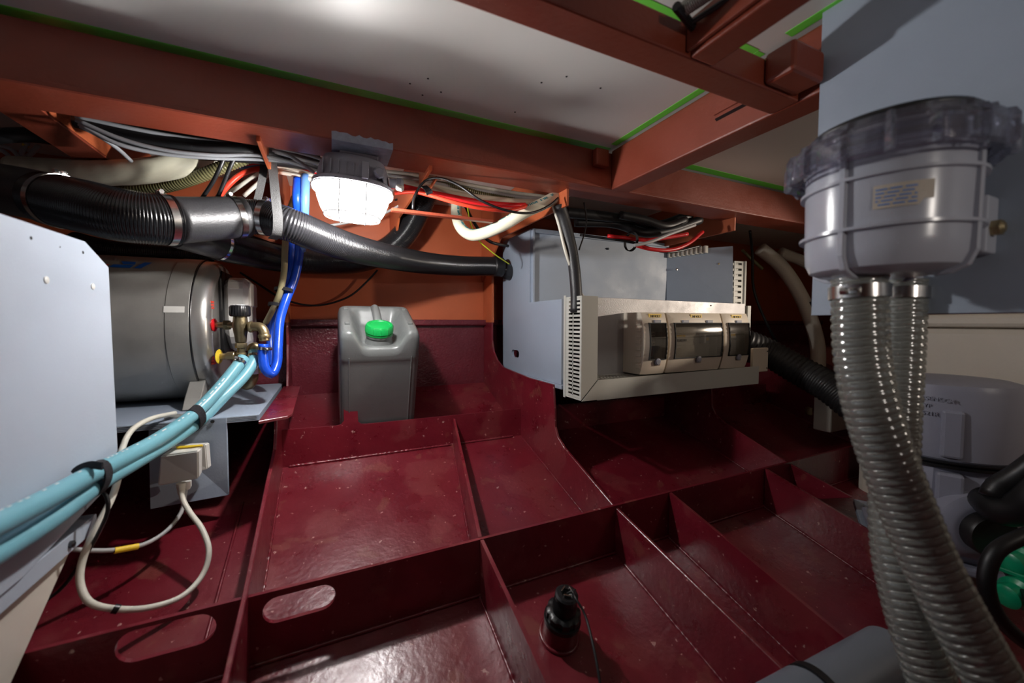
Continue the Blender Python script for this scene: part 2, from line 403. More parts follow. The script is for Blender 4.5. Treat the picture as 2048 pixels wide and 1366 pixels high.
# hatch hinge with springs
hz = thing('hatch_spring', 'black sprung hatch hinge with a coil spring in the overhead corner', 'spring', (.49, .42, 1.47))
a = on(1345, 8, 2, 1.437); b = on(1450, -40, 2, 1.437); u = (b-a).normalized(); v = Vector((0, 0, 1)).cross(u).normalized()
pa = Path([a+(b-a)*.1, b], .0012); hel = []
A0 = on(1362, 22, 2, 1.434); A1 = on(1450, -36, 2, 1.434); nn = (A1-A0).length; dn = (A1-A0).normalized(); s1 = dn.cross(Vector((0, 0, 1)))
turns = 20
for i in range(turns*8+1):
    q = i/(turns*8); an = 2*PI*i/8; hel.append(A0+dn*nn*q+(Vector((0, 0, 1))*math.cos(an)+s1*math.sin(an))*.008)
tube('coil_spring', hel, .0017, M['brushed'], hz, 6, .003)
for (q1, q2, r_) in [((1352, 12), (1392, 62), .006), ((1392, 62), (1520, -10), .005), ((1378, 48), (1500, -30), .004)]:
    cyl('link_bar', on(q1[0], q1[1], 2, 1.428), on(q2[0], q2[1], 2, 1.428), r_, M['black'], hz, 10)
bx = [on(x, y, 2, 1.438) for x, y in [(1385, 66), (1400, 62), (1520, -12), (1480, -12), (1384, 50)]]
prism('mounting_plate', [[(p.x, p.y) for p in bx]], 2, 1.440, 1.445, M['darksteel'], hz)
for px, py in [(1402, 50), (1447, 12)]:
    c = on(px, py, 2, 1.430); lathe('bolt', [(.003, -.006), (.005, -.005), (.005, 0)], M['steel'], hz, 12, Matrix.Translation(c))

# transverse deck frames beyond the girder, and hull frames
def deckframe(x, zb, label, flange=0, y1=1.72, haunch=True):
    t = thing('deck_rib', label, 'beam', (x, 1.3, zb))
    pl = [(.96, zb+.02), (1.05, zb), (y1-.22, zb), (y1, zb-(.16 if haunch else .02)), (y1, 1.512), (.96, 1.512)]
    if zb < 1.4: pl[0] = (1.0, zb); pl = [(1.0, zb)]+pl[2:4]+[(y1, 1.512), (1.0, 1.512)]
    prism('web', [pl], 0, x-.004, x+.004, M['orange'], t, .001)
    if flange: box('flange', (x-flange, 1.0, zb-.004), (x+.004, y1-.22, zb+.003), M['primer'], t, .001)
    return t
deckframe(-.49, 1.404, 'orange deck frame at the far left with a black velcro tie round it', flange=.07, haunch=False)
deckframe(-.13, 1.385, 'narrow orange deck frame between the hanging grey strap and the lamp')
deckframe(.24, 1.385, 'orange deck frame end right of the lamp, behind the red cables', flange=0)
deckframe(.65, 1.348, 'orange deck frame with cables strapped along it above the grey electrical cabinet', flange=0)
deckframe(1.40, 1.348, 'orange deck frame over the switch boxes', flange=0)

fr_top = [(1.62, 1.36), (1.62, .92), (1.60, .868), (1.56, .835), (1.50, .812), (1.26, .797), (1.09, .797), (1.08, .72), (1.076, .66), (1.06, .632), (1.02, .608), (.79, .527), (.34, .43), (-.3, .265)]
def plate_poly(top, y_end=1.72):
    ys = [y for y in [-1.2, -.8, -.3, 0, .34, .464, .775, 1.0, 1.33, 1.49, 1.72] if y >= top[-1][0]-1e-6 and y <= y_end]
    return [(y_end, top[0][1])]+top+[(y, FL(y)-.006) for y in ys]
def bead(parent, pts, r=.0035, seed=0):
    rnd = random.Random(seed); pa = Path(pts, .004)
    o = sweep('weld_bead', pa, circ(r, 6), M['maroon'], parent, lambda s: .75+.5*rnd.random())
    return o
def hullframe(x, label, top=fr_top, m='maroon', upper=True):
    t = thing('hull_rib', label, 'hull rib', (x, 1.0, FL(1.0)))
    prism('plate', [plate_poly(top)], 0, x-.004, x+.004, M[m], t, .0012)
    for s in (-1, 1):
        bead(t, [(x+s*.005, y, FL(y)+.001) for y in ((.1, .34, .464, .74) if x < 1 else (.62, .68, .74) if x < 2 else (.80, .81, .82))], seed=int(x*100))
        bead(t, [(x+s*.005, y, FL(y)+.001) for y in (.82, 1.0, 1.3)], seed=int(x*90))
    return t
lt = [(1.62, 1.36), (1.62, .92), (1.60, .84), (1.57, .775), (1.24, .762), (1.22, .70), (1.19, .663), (1.06, .628), (.92, .585), (.77, .54), (.62, .508), (.3, .425), (-.3, .27)]
def splitframe(x, label, top):
    t = hullframe(x, label, top)
    # orange primed upper part as its own skin
    prism('orange_upper_part', [[(1.616, 1.0), (1.616, 1.362), (1.72, 1.362), (1.72, 1.0)]], 0, x-.0052, x+.0052, M['orange'], t)
    return t
splitframe(.66, 'maroon hull frame plate that steps out under the electrical cabinet and curves to the bottom', fr_top)
splitframe(-.14, 'maroon hull frame plate beside the blue hoses, curving down left of the big bay', lt)
fr_far = [(1.62, 1.36), (1.62, .92), (1.60, .84), (1.56, .80), (1.50, .772), (1.26, .770), (1.09, .768)]+fr_top[7:12]+[(.6, .48)]
splitframe(1.40, 'dark maroon hull frame plate in the shade right of the cabinet', fr_far)
splitframe(2.15, 'dark maroon hull frame plate farthest along the hull', fr_far[:-1])
# bracket flange on the left frame
bm = bmesh.new()
addprism(bm, [[(-.155, 1.06), (-.098, 1.09), (-.09, 1.12), (-.10, 1.58), (-.155, 1.62)]], 2, .764, .771, .001)
o = fin('flange_bracket', bm, M['maroon']); tag(o, 'scuffed maroon flange bracket beside the grey plywood shelf', 'bracket')

# longitudinal stringers
def stadium(c0, c1, r, n=10):
    (x0, z0), (x1, z1) = c0, c1; l = []
    for i in range(n+1):
        a_ = PI/2+PI*i/n; l.append((x0+r*math.cos(a_), z0+r*math.sin(a_)))
    for i in range(n+1):
        a_ = -PI/2+PI*i/n; l.append((x1+r*math.cos(a_), z1+r*math.sin(a_)))
    return l
sb = thing('hull_stringer', 'maroon stringer plate across the middle with two rounded slots', 'stringer plate', (0, .78, .45))
prism('plate', [[(-1.7, FL(.78)-.005), (3.4, FL(.78)-.005), (3.4, .53), (-1.7, .53)], stadium((-.093, .495), (-.024, .495), .0235), stadium((-.283, .498), (-.207, .497), .0255)], 1, .775, .783, M['maroon'], sb, 0)
bead(sb, [(x, .7735, FL(.775)+.002) for x in (-1.4, 0, 1, 2.9)], seed=4)
bead(sb, [(x, .7845, FL(.785)+.002) for x in (-1.4, 0, 1, 2.9)], seed=5)
sa = thing('hull_stringer', 'maroon stringer plate in front of the grey jerrycan with an upright tab', 'stringer plate', (.3, 1.33, .62))
fz = FL(1.33)-.005
tabx = [(-.136, fz), (3.4, fz), (3.4, .66), (.0+.10, .672), (.085, .674), (.076, .682), (.074, .745), (.068, .752), (.062, .750), (.058, .756), (.052, .751), (.038, .749), (.034, .744), (.034, .69), (.026, .679), (.012, .676), (-.136, .680)]
prism('plate', [[(x, z) for x, z in tabx]], 1, 1.326, 1.334, M['maroon'], sa, 0)
bead(sa, [(x, 1.324, FL(1.325)+.002) for x in (-.12, .2, .62)], .0045, seed=9)
def stiffener(pts, label, h=.125, drop=.125):
    """flat bar in the bilge: pts = plan line [(x,y)...]"""
    t = thing('bilge_stiffener', label, 'stiffener plate', (pts[0][0], pts[0][1], FL(pts[0][1])))
    bm = bmesh.new(); n = 14; vs = []
    (x0, y0, h0), (x1, y1, h1) = pts
    d = Vector((x1-x0, y1-y0, 0)).normalized(); nrm = Vector((-d.y, d.x, 0))*.004
    for i in range(n+1):
        q = i/n; x = x0+(x1-x0)*q; y = y0+(y1-y0)*q; z = FL(y); hh = h0+(h1-h0)*q
        vs.append([bm.verts.new(Vector((x, y, z+dz))+nrm*s) for s, dz in ((-1, -.005), (1, -.005), (1, hh), (-1, hh))])
    for i in range(n):
        for k in range(4): bm.faces.new((vs[i][k], vs[i][(k+1) % 4], vs[i+1][(k+1) % 4], vs[i+1][k]))
    bm.faces.new(vs[0][::-1]); bm.faces.new(vs[-1])
    fin('plate', bm, M['maroon'], t)
    for s in (-1, 1):
        bead(t, [Vector((x0+(x1-x0)*q, y0+(y1-y0)*q, FL(y0+(y1-y0)*q)+.001))+nrm*1.4*s for q in (0, .33, .66, 1)], seed=int(x0*1000+s))
stiffener([(.392, 1.326, .093), (.289, .785, .122)], 'maroon stiffener plate dividing the two bays below the jerrycan')
stiffener([(.289, .773, .125), (.289, -.6, .125)], 'maroon stiffener plate left of the black-capped pipe stub, toward the viewer')
stiffener([(.845, .773, .125), (.845, -.6, .125)], 'maroon stiffener plate next right of the middle hull frame in the near bays')
stiffener([(1.264, .773, .125), (1.264, .43, .125)], 'maroon stiffener plate in the shade near the clear hoses')
# weld seam strip in the left bay
sm = tube('weld_seam', [on(x, y, 2, .5) if False else Vector((-.215, yy, FL(yy)+.001)) for x, y, yy in ((0, 0, .80), (0, 0, 1.0), (0, 0, 1.2))], .0035, M['maroon'], None, 6, .01)
sm.parent = bpy.data.objects['floor']

# ------------------------------------------------------------------ LAMP
lp = Vector((.058, 1.015, 1.31))
L = thing('bulkhead_lamp', 'lit oval bulkhead lamp with wire guard under the girder', 'lamp', tuple(lp))
LX = Matrix.Translation(lp) @ Matrix.Rotation(math.radians(-4), 4, 'Z') @ Matrix.Rotation(math.radians(3), 4, 'Y') @ Matrix.Rotation(math.radians(-6), 4, 'X') @ Matrix.Scale(.94, 4)
def oval(rx, ry, z, n=48, p=2.6):
    out = []
    for i in range(n):
        a_ = 2*PI*i/n; c, s = math.cos(a_), math.sin(a_)
        out.append(Vector((rx*math.copysign(abs(c)**(2/p), c), ry*math.copysign(abs(s)**(2/p), s), z)))
    return out
def addoval(bm, prof, X):
    rings = [[bm.verts.new(X @ v) for v in oval(rx, ry, z)] for rx, ry, z in prof]; n = len(rings[0])
    for k in range(len(rings)-1):
        for i in range(n): bm.faces.new((rings[k][i], rings[k][(i+1) % n], rings[k+1][(i+1) % n], rings[k+1][i]))
    bm.faces.new(rings[0]); bm.faces.new(rings[-1])
bm = bmesh.new(); addoval(bm, [(.088, .055, 0), (.084, .052, -.022), (.076, .046, -.045), (.068, .040, -.060), (.05, .028, -.068), (.01, .006, -.070)], LX)
fin('globe', bm, M['globe'], L, autosmooth=True)
bl = point('bulb_light', LX @ Vector((0, .004, -.040)), LAMP_POWER, (1, .975, .96), .016)
lathe('bulb', [(.006, 0), (.012, .004), (.014, .012), (.012, .02), (.006, .024)], M['bulb'], L, 16, LX @ Matrix.Translation((0, 0, -.026)))
bm = bmesh.new(); addoval(bm, [(.095, .062, .003), (.095, .062, .012), (.09, .058, .016)], LX)
fin('rim', bm, M['lampbody'], L, autosmooth=True)
bm = bmesh.new(); addoval(bm, [(.086, .054, .016), (.082, .052, .05), (.072, .044, .075), (.04, .03, .084)], LX)
for i in range(-4, 5): addbox(bm, (i*.017-.001, -.056, .018), (i*.017+.001, -.04, .05), 0, LX)
fin('housing', bm, M['lampbody'], L, autosmooth=True)
for k, (rx, ry, z) in enumerate([(.095, .062, .0), (.066, .040, -.066)]):
    tube('guard_wire', [LX @ v for v in oval(rx, ry, z, 32)], .0016, M['whiteprint'], L, 6, .006, closed=True)
for sx in (-.03, .03):
    tube('guard_wire', [LX @ Vector(v) for v in [(sx, -.062, 0), (sx, -.058, -.02), (sx, -.045, -.055), (sx, -.03, -.071), (sx, 0, -.074), (sx, .03, -.071), (sx, .045, -.055), (sx, .062, 0)]], .0016, M['whiteprint'], L, 6, .006)
box('clip', (.018, -.068, .01), (.034, -.056, .052), M['lampbody'], L, .001, LX)
lathe('blanking_cap', [(.012, 0), (.013, .003), (.013, .010), (.009, .013)], M['lampbody'], L, 16, LX @ frame_to((.058, -.054, .032), (0, -1, .1)), rmod=lambda a_, z: 1+.05*math.cos(8*a_))
lathe('cable_gland', [(.012, 0), (.012, .018), (.014, .019), (.014, .030), (.010, .034)], M['lampbody'], L, 16, LX @ frame_to((.085, -.02, .03), (1, -.2, 0)))
lathe('gland_nut', [(.006, 0), (.008, .004), (.008, .014), (.005, .018)], M['white'], L, 10, LX @ frame_to((.100, -.045, .012), (1, -.2, -.2)))
box('mounting_bracket', (-.035, -.03, .08), (.055, .03, .0895), M['lampbody'], L, .002, LX)

# ------------------------------------------------------------------ JERRYCAN
tl = math.radians(21.5)
jb = Vector((.142, 1.375, FL(1.375)+.006))
JX = Matrix.Translation(jb) @ Matrix.Rotation(tl, 4, 'X')
J = thing('jerrycan', 'grey plastic jerrycan with a green screw cap tilted on the hull slope', 'jerrycan', tuple(jb))
Wd, Dp, Ht = .118, .125, .408
bm = bmesh.new()
def rr(u, v, p=13):
    m_ = max(abs(u), abs(v))
    if m_ < 1e-6: return 0, 0, 0
    q = (abs(u)**p+abs(v)**p)**(1/p); k = m_/q
    return u*k, v*k, m_
def sstep(a_, b_, x):
    t_ = min(max((x-a_)/(b_-a_), 0), 1); return t_*t_*(3-2*t_)
N = 56; grid = {}
for i in range(N+1):
    for j in range(N+1):
        u, v = -1+2*i/N, -1+2*j/N; x, y, m_ = rr(u, v)
        e = max(0, (m_-.86)/.14); z = Ht-.026*(1-math.sqrt(max(0, 1-e*e)))
        wx = 1-sstep(.40, .74, abs(x)); wx2 = 1-sstep(.25, .78, abs(x)); fy = 1-sstep(.35, .78, y)
        dep = .050*wx*fy*(.75+.25*sstep(-1, -.4, y)) + (.016*wx2 if y < -.5 else .016*wx2*sstep(.2, -.5, y))
        z -= dep
        grid[i, j] = bm.verts.new((x*Wd, Dp+y*Dp, z))
for i in range(N):
    for j in range(N): bm.faces.new((grid[i, j], grid[i+1, j], grid[i+1, j+1], grid[i, j+1]))
border = [(i, 0) for i in range(N)]+[(N, j) for j in range(N)]+[(i, N) for i in range(N, 0, -1)]+[(0, j) for j in range(N, 0, -1)]
prev = [grid[k] for k in border]; base = [v.co.copy() for v in prev]
levels = [(.335, 1.0), (.322, 1.0), (.312, 1.0), (.309, .994), (.29, .994), (.2, .994), (.08, .994), (.06, .994), (.055, 1.0), (.02, 1.0), (.006, .985), (0, .95)]
for zz, s in levels:
    cur = [bm.verts.new(((b_.x*s), Dp+(b_.y-Dp)*s, min(zz, b_.z-.002))) for b_ in base]
    for k in range(len(cur)): bm.faces.new((prev[k], prev[(k+1) % len(cur)], cur[(k+1) % len(cur)], cur[k]))
    prev = cur
bm.faces.new(prev)
fin('body', bm, M['can'], J, X=JX, autosmooth=True)
for sx in (-1, 1):
    for sy, zt in ((-.45, 0), (.62, 0)):
        box('stacking_lug', (sx*.094-.007, Dp+sy*Dp-.008, Ht-.004), (sx*.094+.007, Dp+sy*Dp+.008, Ht+.006), M['can'], J, .002, JX)
    box('side_rib', (sx*.092-.002, -.0008, .03), (sx*.092+.002, .004, .325), M['can'], J, .0015, JX)
    box('side_rib', (sx*.1155-.003, .02, .03), (sx*.1155+.003, .23, .325), M['can'], J, .0015, JX)
tube('handle', [JX @ Vector(p) for p in [(0, .238, Ht-.012), (0, .215, Ht-.001), (0, .17, Ht-.002), (0, .125, Ht-.012), (0, .105, Ht-.04)]], .0135, M['can'], J, 16, .004)
cc = Vector((.0, .068, Ht-.052))
lathe('neck', [(.046, -.022), (.040, .0), (.038, .012), (.0405, .013), (.0405, .020), (.036, .022)], M['can'], J, 40, JX @ Matrix.Translation(cc))
lathe('tamper_ring', [(.0395, .020), (.0415, .020), (.0415, .026), (.0395, .026)], M['cap'], J, 48, JX @ Matrix.Translation(cc), rmod=lambda a_, z: 1+.012*math.cos(16*a_))
lathe('cap', [(.0405, .027), (.0422, .028), (.0415, .046), (.038, .051), (.030, .0515), (.028, .0495), (.004, .0495)], M['cap'], J, 96, JX @ Matrix.Translation(cc), rmod=lambda a_, z: 1+(.03 if .026 < z < .048 and math.cos(12*a_) > .93 else 0))

# ------------------------------------------------------------------ LEFT CABINET
CB = thing('white_cabinet', 'pale grey board cabinet at the far left with chamfered top corner and screw heads', 'cabinet', (-.6, .6, .66))
prism('side_panel', [[(-.3, .66), (.735, .66), (.985, .70), (1.0, .72), (1.0, 1.105), (.925, 1.139), (-.3, 1.139)]], 0, -.39, -.378, M['cabwhite'], CB, .001)
box('top_panel', (-1.5, -.3, 1.125), (-.39, .93, 1.139), M['cabwhite'], CB, .001)
box('back_panel', (-1.5, .985, .71), (-.39, 1.0, 1.12), M['greypaint'], CB, .001)
for px, py in [(92, 560), (185, 573)]:
    c = on(px, py, 0, -.378); lathe('screw_head', [(.0055, 0), (.0055, .0012), (.003, .0024)], M['white'], CB, 16, frame_to(c, (1, 0, 0)))
for px, py in [(62, 476), (166, 505), (120, 494)]:
    c = on(px, py, 0, -.378); lathe('drill_hole', [(.0026 if py != 494 else .0012, -.001), (.0026 if py != 494 else .0012, .0003)], M['dark'], CB, 12, frame_to(c, (1, 0, 0)))
# lilac lower ledge and cream tank under it
box('bottom_rail', (-.43, -.3, .632), (-.384, .93, .6595), M['cabwhite'], CB, .001)
c = on(135, 1032, 0, -.385); lathe('bolt_head', [(.006, 0), (.006, .004), (.003, .006)], M['darksteel'], CB, 8, frame_to(Vector((-.384, c.y, .645)), (1, 0, 0)))
ct = prism('water_tank', [[(-.6, .10), (.62, .42), (.72, .488), (.90, .622), (.90, .631), (-.6, .631)]], 0, -1.4, -.402, M['creamtank'], None, .004)
tag(ct, 'cream tank with a raking front edge under the pale cabinet at left', 'tank')

# ------------------------------------------------------------------ SHELF BOARD, BOILER
SB = thing('plywood_shelf', 'grey painted plywood shelf carrying the stainless boiler', 'shelf', (-.6, 1.15, .75))
prism('board', [[(-1.5, 1.145), (-.165, 1.145), (-.165, 1.70), (-1.5, 1.70)]], 2, .7545, .77, M['greypaint'], SB, .001)
for k in range(4):
    box('ply_layer', (-1.49, 1.1435, .7555+k*.0036), (-.17, 1.1455, .7572+k*.0036), M['edgeply'], SB)
BC = Vector((0, 1.49, .980)); BR = .208
B = thing('boiler', 'horizontal stainless steel boiler tank with a domed end', 'water heater', (-.7, 1.41, .78))
BX = frame_to((-1.185, BC.y, BC.z), (1, 0, 0))
lathe('shell', [(BR-.01, 0), (BR, .01), (BR, .800), (BR+.0015, .802), (BR+.0015, .850), (BR-.001, .853)], M['brushed'], B, 96, BX)
lathe('dome', [(BR-.0015, .853), (BR-.002, .858), (BR-.003, .872), (BR-.008, .884), (BR-.018, .892), (BR-.032, .894), (BR-.045, .890), (BR-.05, .889), (.02, .889)], M['dome'], B, 96, BX)
lathe('seam_band', [(BR+.0008, .8515), (BR+.0022, .852), (BR+.0022, .854), (BR+.0008, .8545)], M['darksteel'], B, 96, BX)
# foot
fx = -.330
prism('foot', [[(1.265, .772), (1.66, .772), (1.66, .79), (1.62, .86), (1.36, .86), (1.29, .80)]], 0, fx-.022, fx+.014, M['brushed'], B, .002)
box('foot_flange', (fx-.03, 1.175, .770), (fx+.03, 1.21, .775), M['brushed'], B, .001)
# printed logo on the shell, near the top left
def oncyl(xx, ang, r=BR+.0012): return Vector((xx, BC.y-r*math.cos(ang), BC.z+r*math.sin(ang)))
def cylpatch(name, quad, m, parent, n=8, r=BR+.0015):
    bm = bmesh.new(); rows = []
    for i in range(n+1):
        q = i/n; l = quad[0].lerp(quad[3], q); rr_ = quad[1].lerp(quad[2], q)
        rows.append([bm.verts.new(oncyl(l.x, l.y, r)), bm.verts.new(oncyl(rr_.x, rr_.y, r))])
    for i in range(n): bm.faces.new((rows[i][0], rows[i][1], rows[i+1][1], rows[i+1][0]))
    return fin(name, bm, m, parent)
V2 = lambda *a_: Vector((a_[0], a_[1], 0))
LG = lambda q_: [V2(-.514+(v_.x+.525)*.6, v_.y+.03) for v_ in q_]
for q in [[V2(-.525, .86), V2(-.455, .86), V2(-.448, .93), V2(-.515, .93)], [V2(-.485, .945), V2(-.446, .945), V2(-.45, 1.03), V2(-.50, 1.03)], [V2(-.442, .86), V2(-.418, .86), V2(-.394, 1.03), V2(-.420, 1.03)]]:
    cylpatch('logo_print', LG(q), M['bluelogo'], B)
cylpatch('logo_print', LG([V2(-.545, .88), V2(-.532, .88), V2(-.528, .93), V2(-.541, .93)]), M['redlabel'], B)
cylpatch('rating_label', [V2(-.386, .22), V2(-.343, .22), V2(-.343, .30), V2(-.386, .30)], M['white'], B)
# white control cover on the dome
xe = -.294
prism('rubber_gasket', [[(1.43, .90), (1.56, .90), (1.60, .94), (1.60, 1.12), (1.56, 1.155), (1.43, 1.155), (1.415, 1.13), (1.415, .92)]], 0, xe-.002, xe+.006, M['black'], B, .002)
prism('control_cover', [[(1.455, .935), (1.50, .905), (1.56, .92), (1.585, .96), (1.585, 1.10), (1.56, 1.138), (1.455, 1.138), (1.43, 1.115), (1.43, .965)]], 0, xe+.006, xe+.068, M['white'], B, .012)
prism('cover_lid', [[(1.45, 1.05), (1.57, 1.05), (1.57, 1.115), (1.55, 1.125), (1.45, 1.125)]], 0, xe+.064, xe+.073, M['white'], B, .003)
for zz in (1.048, .895):
    bm = bmesh.new()
    for dz in (-.008, 0, .008): addbox(bm, (-.297, 1.316, zz+dz-.003), (-.2905, 1.338, zz+dz+.003))
    fin('warning_label', bm, M['redlabel'], B)

# ------------------------------------------------------------------ VALVES (mixing valve + fittings)
dV = 1.07
V = thing('mixing_valve', 'bronze mixing valve with a black ribbed knob between boiler and blue hose', 'valve', tuple(D(482, 665, dV)))
vc = D(481, 655, dV)
def vp(x, y, d=dV): return D(x, y, d)
lathe('body', [(.010, -.042), (.013, -.040), (.015, -.02), (.017, -.01), (.019, .008), (.017, .02), (.016, .034)], M['bronze'], V, 24, Matrix.Translation(vc))
knob = lathe('knob', [(.020, .030), (.022, .031), (.024, .034), (.024, .055), (.0215, .060), (.019, .0605)], M['black'], V, 72, Matrix.Translation(vc), rmod=lambda a_, z: 1+(.04*(1 if math.cos(24*a_) > 0 else 0) if z < .056 else 0))
for k in range(3):
    a0 = k*2*PI/3; pts = [vc+Vector((.0145*math.cos(a0+q), .0145*math.sin(a0+q), .061)) for q in (0, .4, .8, 1.2, 1.55)]
    tube('knob_marking', pts, .0013, M['whiteprint'], knob, 6, .003)
lathe('knob_marking', [(.005, 0), (.005, .0012)], M['whiteprint'], knob, 16, Matrix.Translation(vc+Vector((0, 0, .0603))))
cyl('side_port', vp(433, 650), vp(470, 650), .008, M['brass'], V)
lathe('union_nut', [(.013, 0), (.0145, .002), (.0145, .014), (.013, .016)], M['bronze'], V, 6, frame_to(vp(447, 650), (1, .0, 0)))
lathe('red_rosette', [(.006, -.003), (.017, -.001), (.018, .002), (.010, .006)], M['redcap'], V, 28, frame_to(vp(428, 650), (1, -.25, 0)))
lathe('outlet_nut', [(.013, -.056), (.0145, -.054), (.0145, -.044), (.013, -.042)], M['brass'], V, 6, Matrix.Translation(vc))
cyl('outlet_tail', vc+Vector((0, 0, -.092)), vc+Vector((0, 0, -.054)), .0095, M['bronze'], V)
lathe('collar', [(.0105, 0), (.0122, .002), (.0122, .007), (.0105, .009)], M['brass'], V, 20, Matrix.Translation(vc+Vector((0, 0, -.078))))
EL = thing('brass_elbow', 'pale brass elbow feeding the blue hose beside the mixing valve', 'pipe fitting', tuple(vp(525, 655)))
tube('elbow', [vp(500, 654), vp(512, 653), vp(522, 655), vp(528, 664), vp(529, 682)], .0125, M['brass'], EL, 20, .003)
lathe('end_collar', [(.0145, 0), (.0155, .002), (.0155, .008), (.0145, .010)], M['brass'], EL, 24, frame_to(vp(498, 654), (1, -.1, 0)))
lathe('end_collar', [(.0145, 0), (.0155, .002), (.0155, .008), (.0145, .010)], M['brass'], EL, 24, frame_to(vp(529, 676), (0, 0, 1)))
TV = thing('lower_valve_fittings', 'brass tee and elbows under the mixing valve with a yellow rosette', 'pipe fitting', tuple(vp(490, 720)))
lathe('yellow_rosette', [(.006, -.003), (.017, -.001), (.020, .002), (.010, .006)], M['yellow'], TV, 28, frame_to(vp(437, 713), (1, -.25, 0)))
cyl('inlet_pipe', vp(440, 713), vp(462, 712), .0085, M['brass'], TV)
cyl('inlet_collar', vp(455, 712), vp(472, 711), .0115, M['brass'], TV, 8)
cyl('tee_pipe', vp(482, 704, 1.08), vp(482, 722, 1.08), .012, M['brass'], TV)
tube('lower_elbow', [vp(505, 740, 1.10), vp(505, 756, 1.10), vp(497, 770, 1.10), vp(484, 766, 1.10)], .014, M['bronze'], TV, 18, .004)
cyl('branch_pipe', vp(508, 738, 1.10), vp(538, 737, 1.10), .0125, M['brass'], TV)
cyl('cross_pipe', vp(517, 690, 1.12), vp(513, 738, 1.12), .009, M['brass'], TV)
cyl('white_clip', vp(509, 732, 1.085), vp(509, 748, 1.085), .010, M['white'], TV, 10)
tube('back_elbow', [vp(500, 702, 1.11), vp(505, 693, 1.11), vp(513, 693, 1.115), vp(517, 702, 1.12)], .011, M['brass'], TV, 14, .004)

# ------------------------------------------------------------------ AQUA HOSES
aq1 = Path(ext(P([(487, 716, 1.05), (470, 738, 1.02), (440, 775, .97), (390, 826, .90), (320, 876, .80), (250, 915, .70), (190, 945, .62), (90, 1000, .52), (0, 1046, .45), (-110, 1100, .38)]), .5), .006)
aq2 = Path(ext(P([(508, 704, 1.09), (506, 724, 1.07), (488, 752, 1.04), (450, 790, .985), (400, 840, .925), (330, 888, .83), (260, 930, .72), (200, 965, .64), (100, 1040, .54), (0, 1102, .465), (-110, 1165, .39)]), .5), .006)
a1 = thing('aqua_hose', 'upper pale aqua hose sweeping from the valves to the left edge', 'hose', tuple(D(390, 826, .9)))
sweep('hose_wall', aq1, circ(.0142, 20), M['aqua'], a1)
a2 = thing('aqua_hose', 'lower pale aqua hose running under its twin to the left edge', 'hose', tuple(D(400, 840, .925)))
sweep('hose_wall', aq2, circ(.0142, 20), M['aqua'], a2)
band('hose_clamp', aq1.p[3], aq1.t[3], .0143, .009, .001, M['steel'], a1, True, (0, -1, .5))
band('hose_clamp', aq2.p[3], aq2.t[3], .0143, .009, .001, M['steel'], a2, False)
for pth, th in ((aq1, a1),):
    bm = bmesh.new(); rnd = random.Random(5)
    for k in range(60):
        f = .07+.5*k/60
        if rnd.random() < .35: continue
        p, t, n = pth.at(f); s = (Vector((0, -1, .7))-t*t.dot(Vector((0, -1, .7)))).normalized()
        Xm = frame_to(p+s*.0142, s, t); addbox(bm, (-.0012, -.0035, -.0004), (.0012, .0025, .0004), 0, Xm)
    o = fin('printed_lettering', bm, M['whiteprint'], th); o['kind'] = 'stuff'
for f1, lab in ((D(390, 832, .905), 'black velcro tie round both aqua hoses by the shelf'), (D(192, 952, .625), 'black velcro tie round both aqua hoses in front of the pale cabinet')):
    i1 = min(range(aq1.m), key=lambda i: (aq1.p[i]-f1).length); i2 = min(range(aq2.m), key=lambda i: (aq2.p[i]-f1).length)
    p1, p2, t = aq1.p[i1], aq2.p[i2], aq1.t[i1]; d = (p2-p1); d -= t*d.dot(t); mid = (p1+p2)/2; dn = d.normalized(); s = t.cross(dn); h = d.length/2+.016
    pts = [mid+dn*h*math.cos(a_)+s*.0165*math.sin(a_) for a_ in [2*PI*i/14 for i in range(14)]]
    strap('velcro_tie', pts, .02, .0022, M['velcro'], None, lab, 'cable tie', wdir=tuple(t), closed=True)
p = D(192, 945, .60); strap('tie_tail', [D(205, 932, .60), D(180, 930, .602), D(155, 940, .605), D(148, 948, .606)], .012, .002, M['velcro'], bpy.data.objects['velcro_tie.001'], wdir=(0, 0, 1)).matrix_parent_inverse = Matrix.Identity(4)

# ------------------------------------------------------------------ BLUE HOSES ETC
dB = 1.12
b1 = thing('blue_hose', 'bright blue hose looping down from the girder to the brass elbow', 'hose', tuple(D(560, 740, dB)))
pb = Path(P([(596, 357, 1.10), (594, 400, 1.10), (599, 450, 1.15), (598, 510, 1.2), (588, 560, 1.2), (572, 600, 1.18), (560, 640, 1.15), (556, 690, 1.12), (553, 730, 1.10), (543, 748, 1.08), (531, 738, 1.07), (526, 710, 1.07), (527, 688, 1.07)]), .006)
sweep('hose_wall', pb, circ(.0125, 20), M['blue'], b1)
band('hose_clamp', pb.p[-3], pb.t[-3], .0127, .008, .0008, M['steel'], b1, True, (1, -1, 0))
b2 = thing('blue_hose', 'darker blue hose half hidden behind the looped one beside the boiler', 'hose', tuple(D(545, 640, 1.3)))
tube('hose_wall', P([(585, 470, 1.32), (584, 520, 1.32), (570, 580, 1.32), (548, 630, 1.31), (541, 680, 1.3), (543, 720, 1.28), (540, 750, 1.25)]), .0125, M['blue'], b2, 18)
cable('water_pipe', [(611, 350, 1.10), (610, 400, 1.10), (608, 450, 1.14), (604, 500, 1.2)], .0115, M['bluel'], 'pale blue pipe beside the bright blue one left of the lamp', 'pipe', seg=20)
for px in (596, 611): pass
cable('braided_hose', [(588, 395, 1.2), (574, 440, 1.17), (570, 500, 1.15), (568, 545, 1.16), (560, 585, 1.165), (545, 620, 1.2), (532, 645, 1.23)], .0085, M['braid'], 'pale braided hose tied to the blue hoses', 'hose', seg=14)
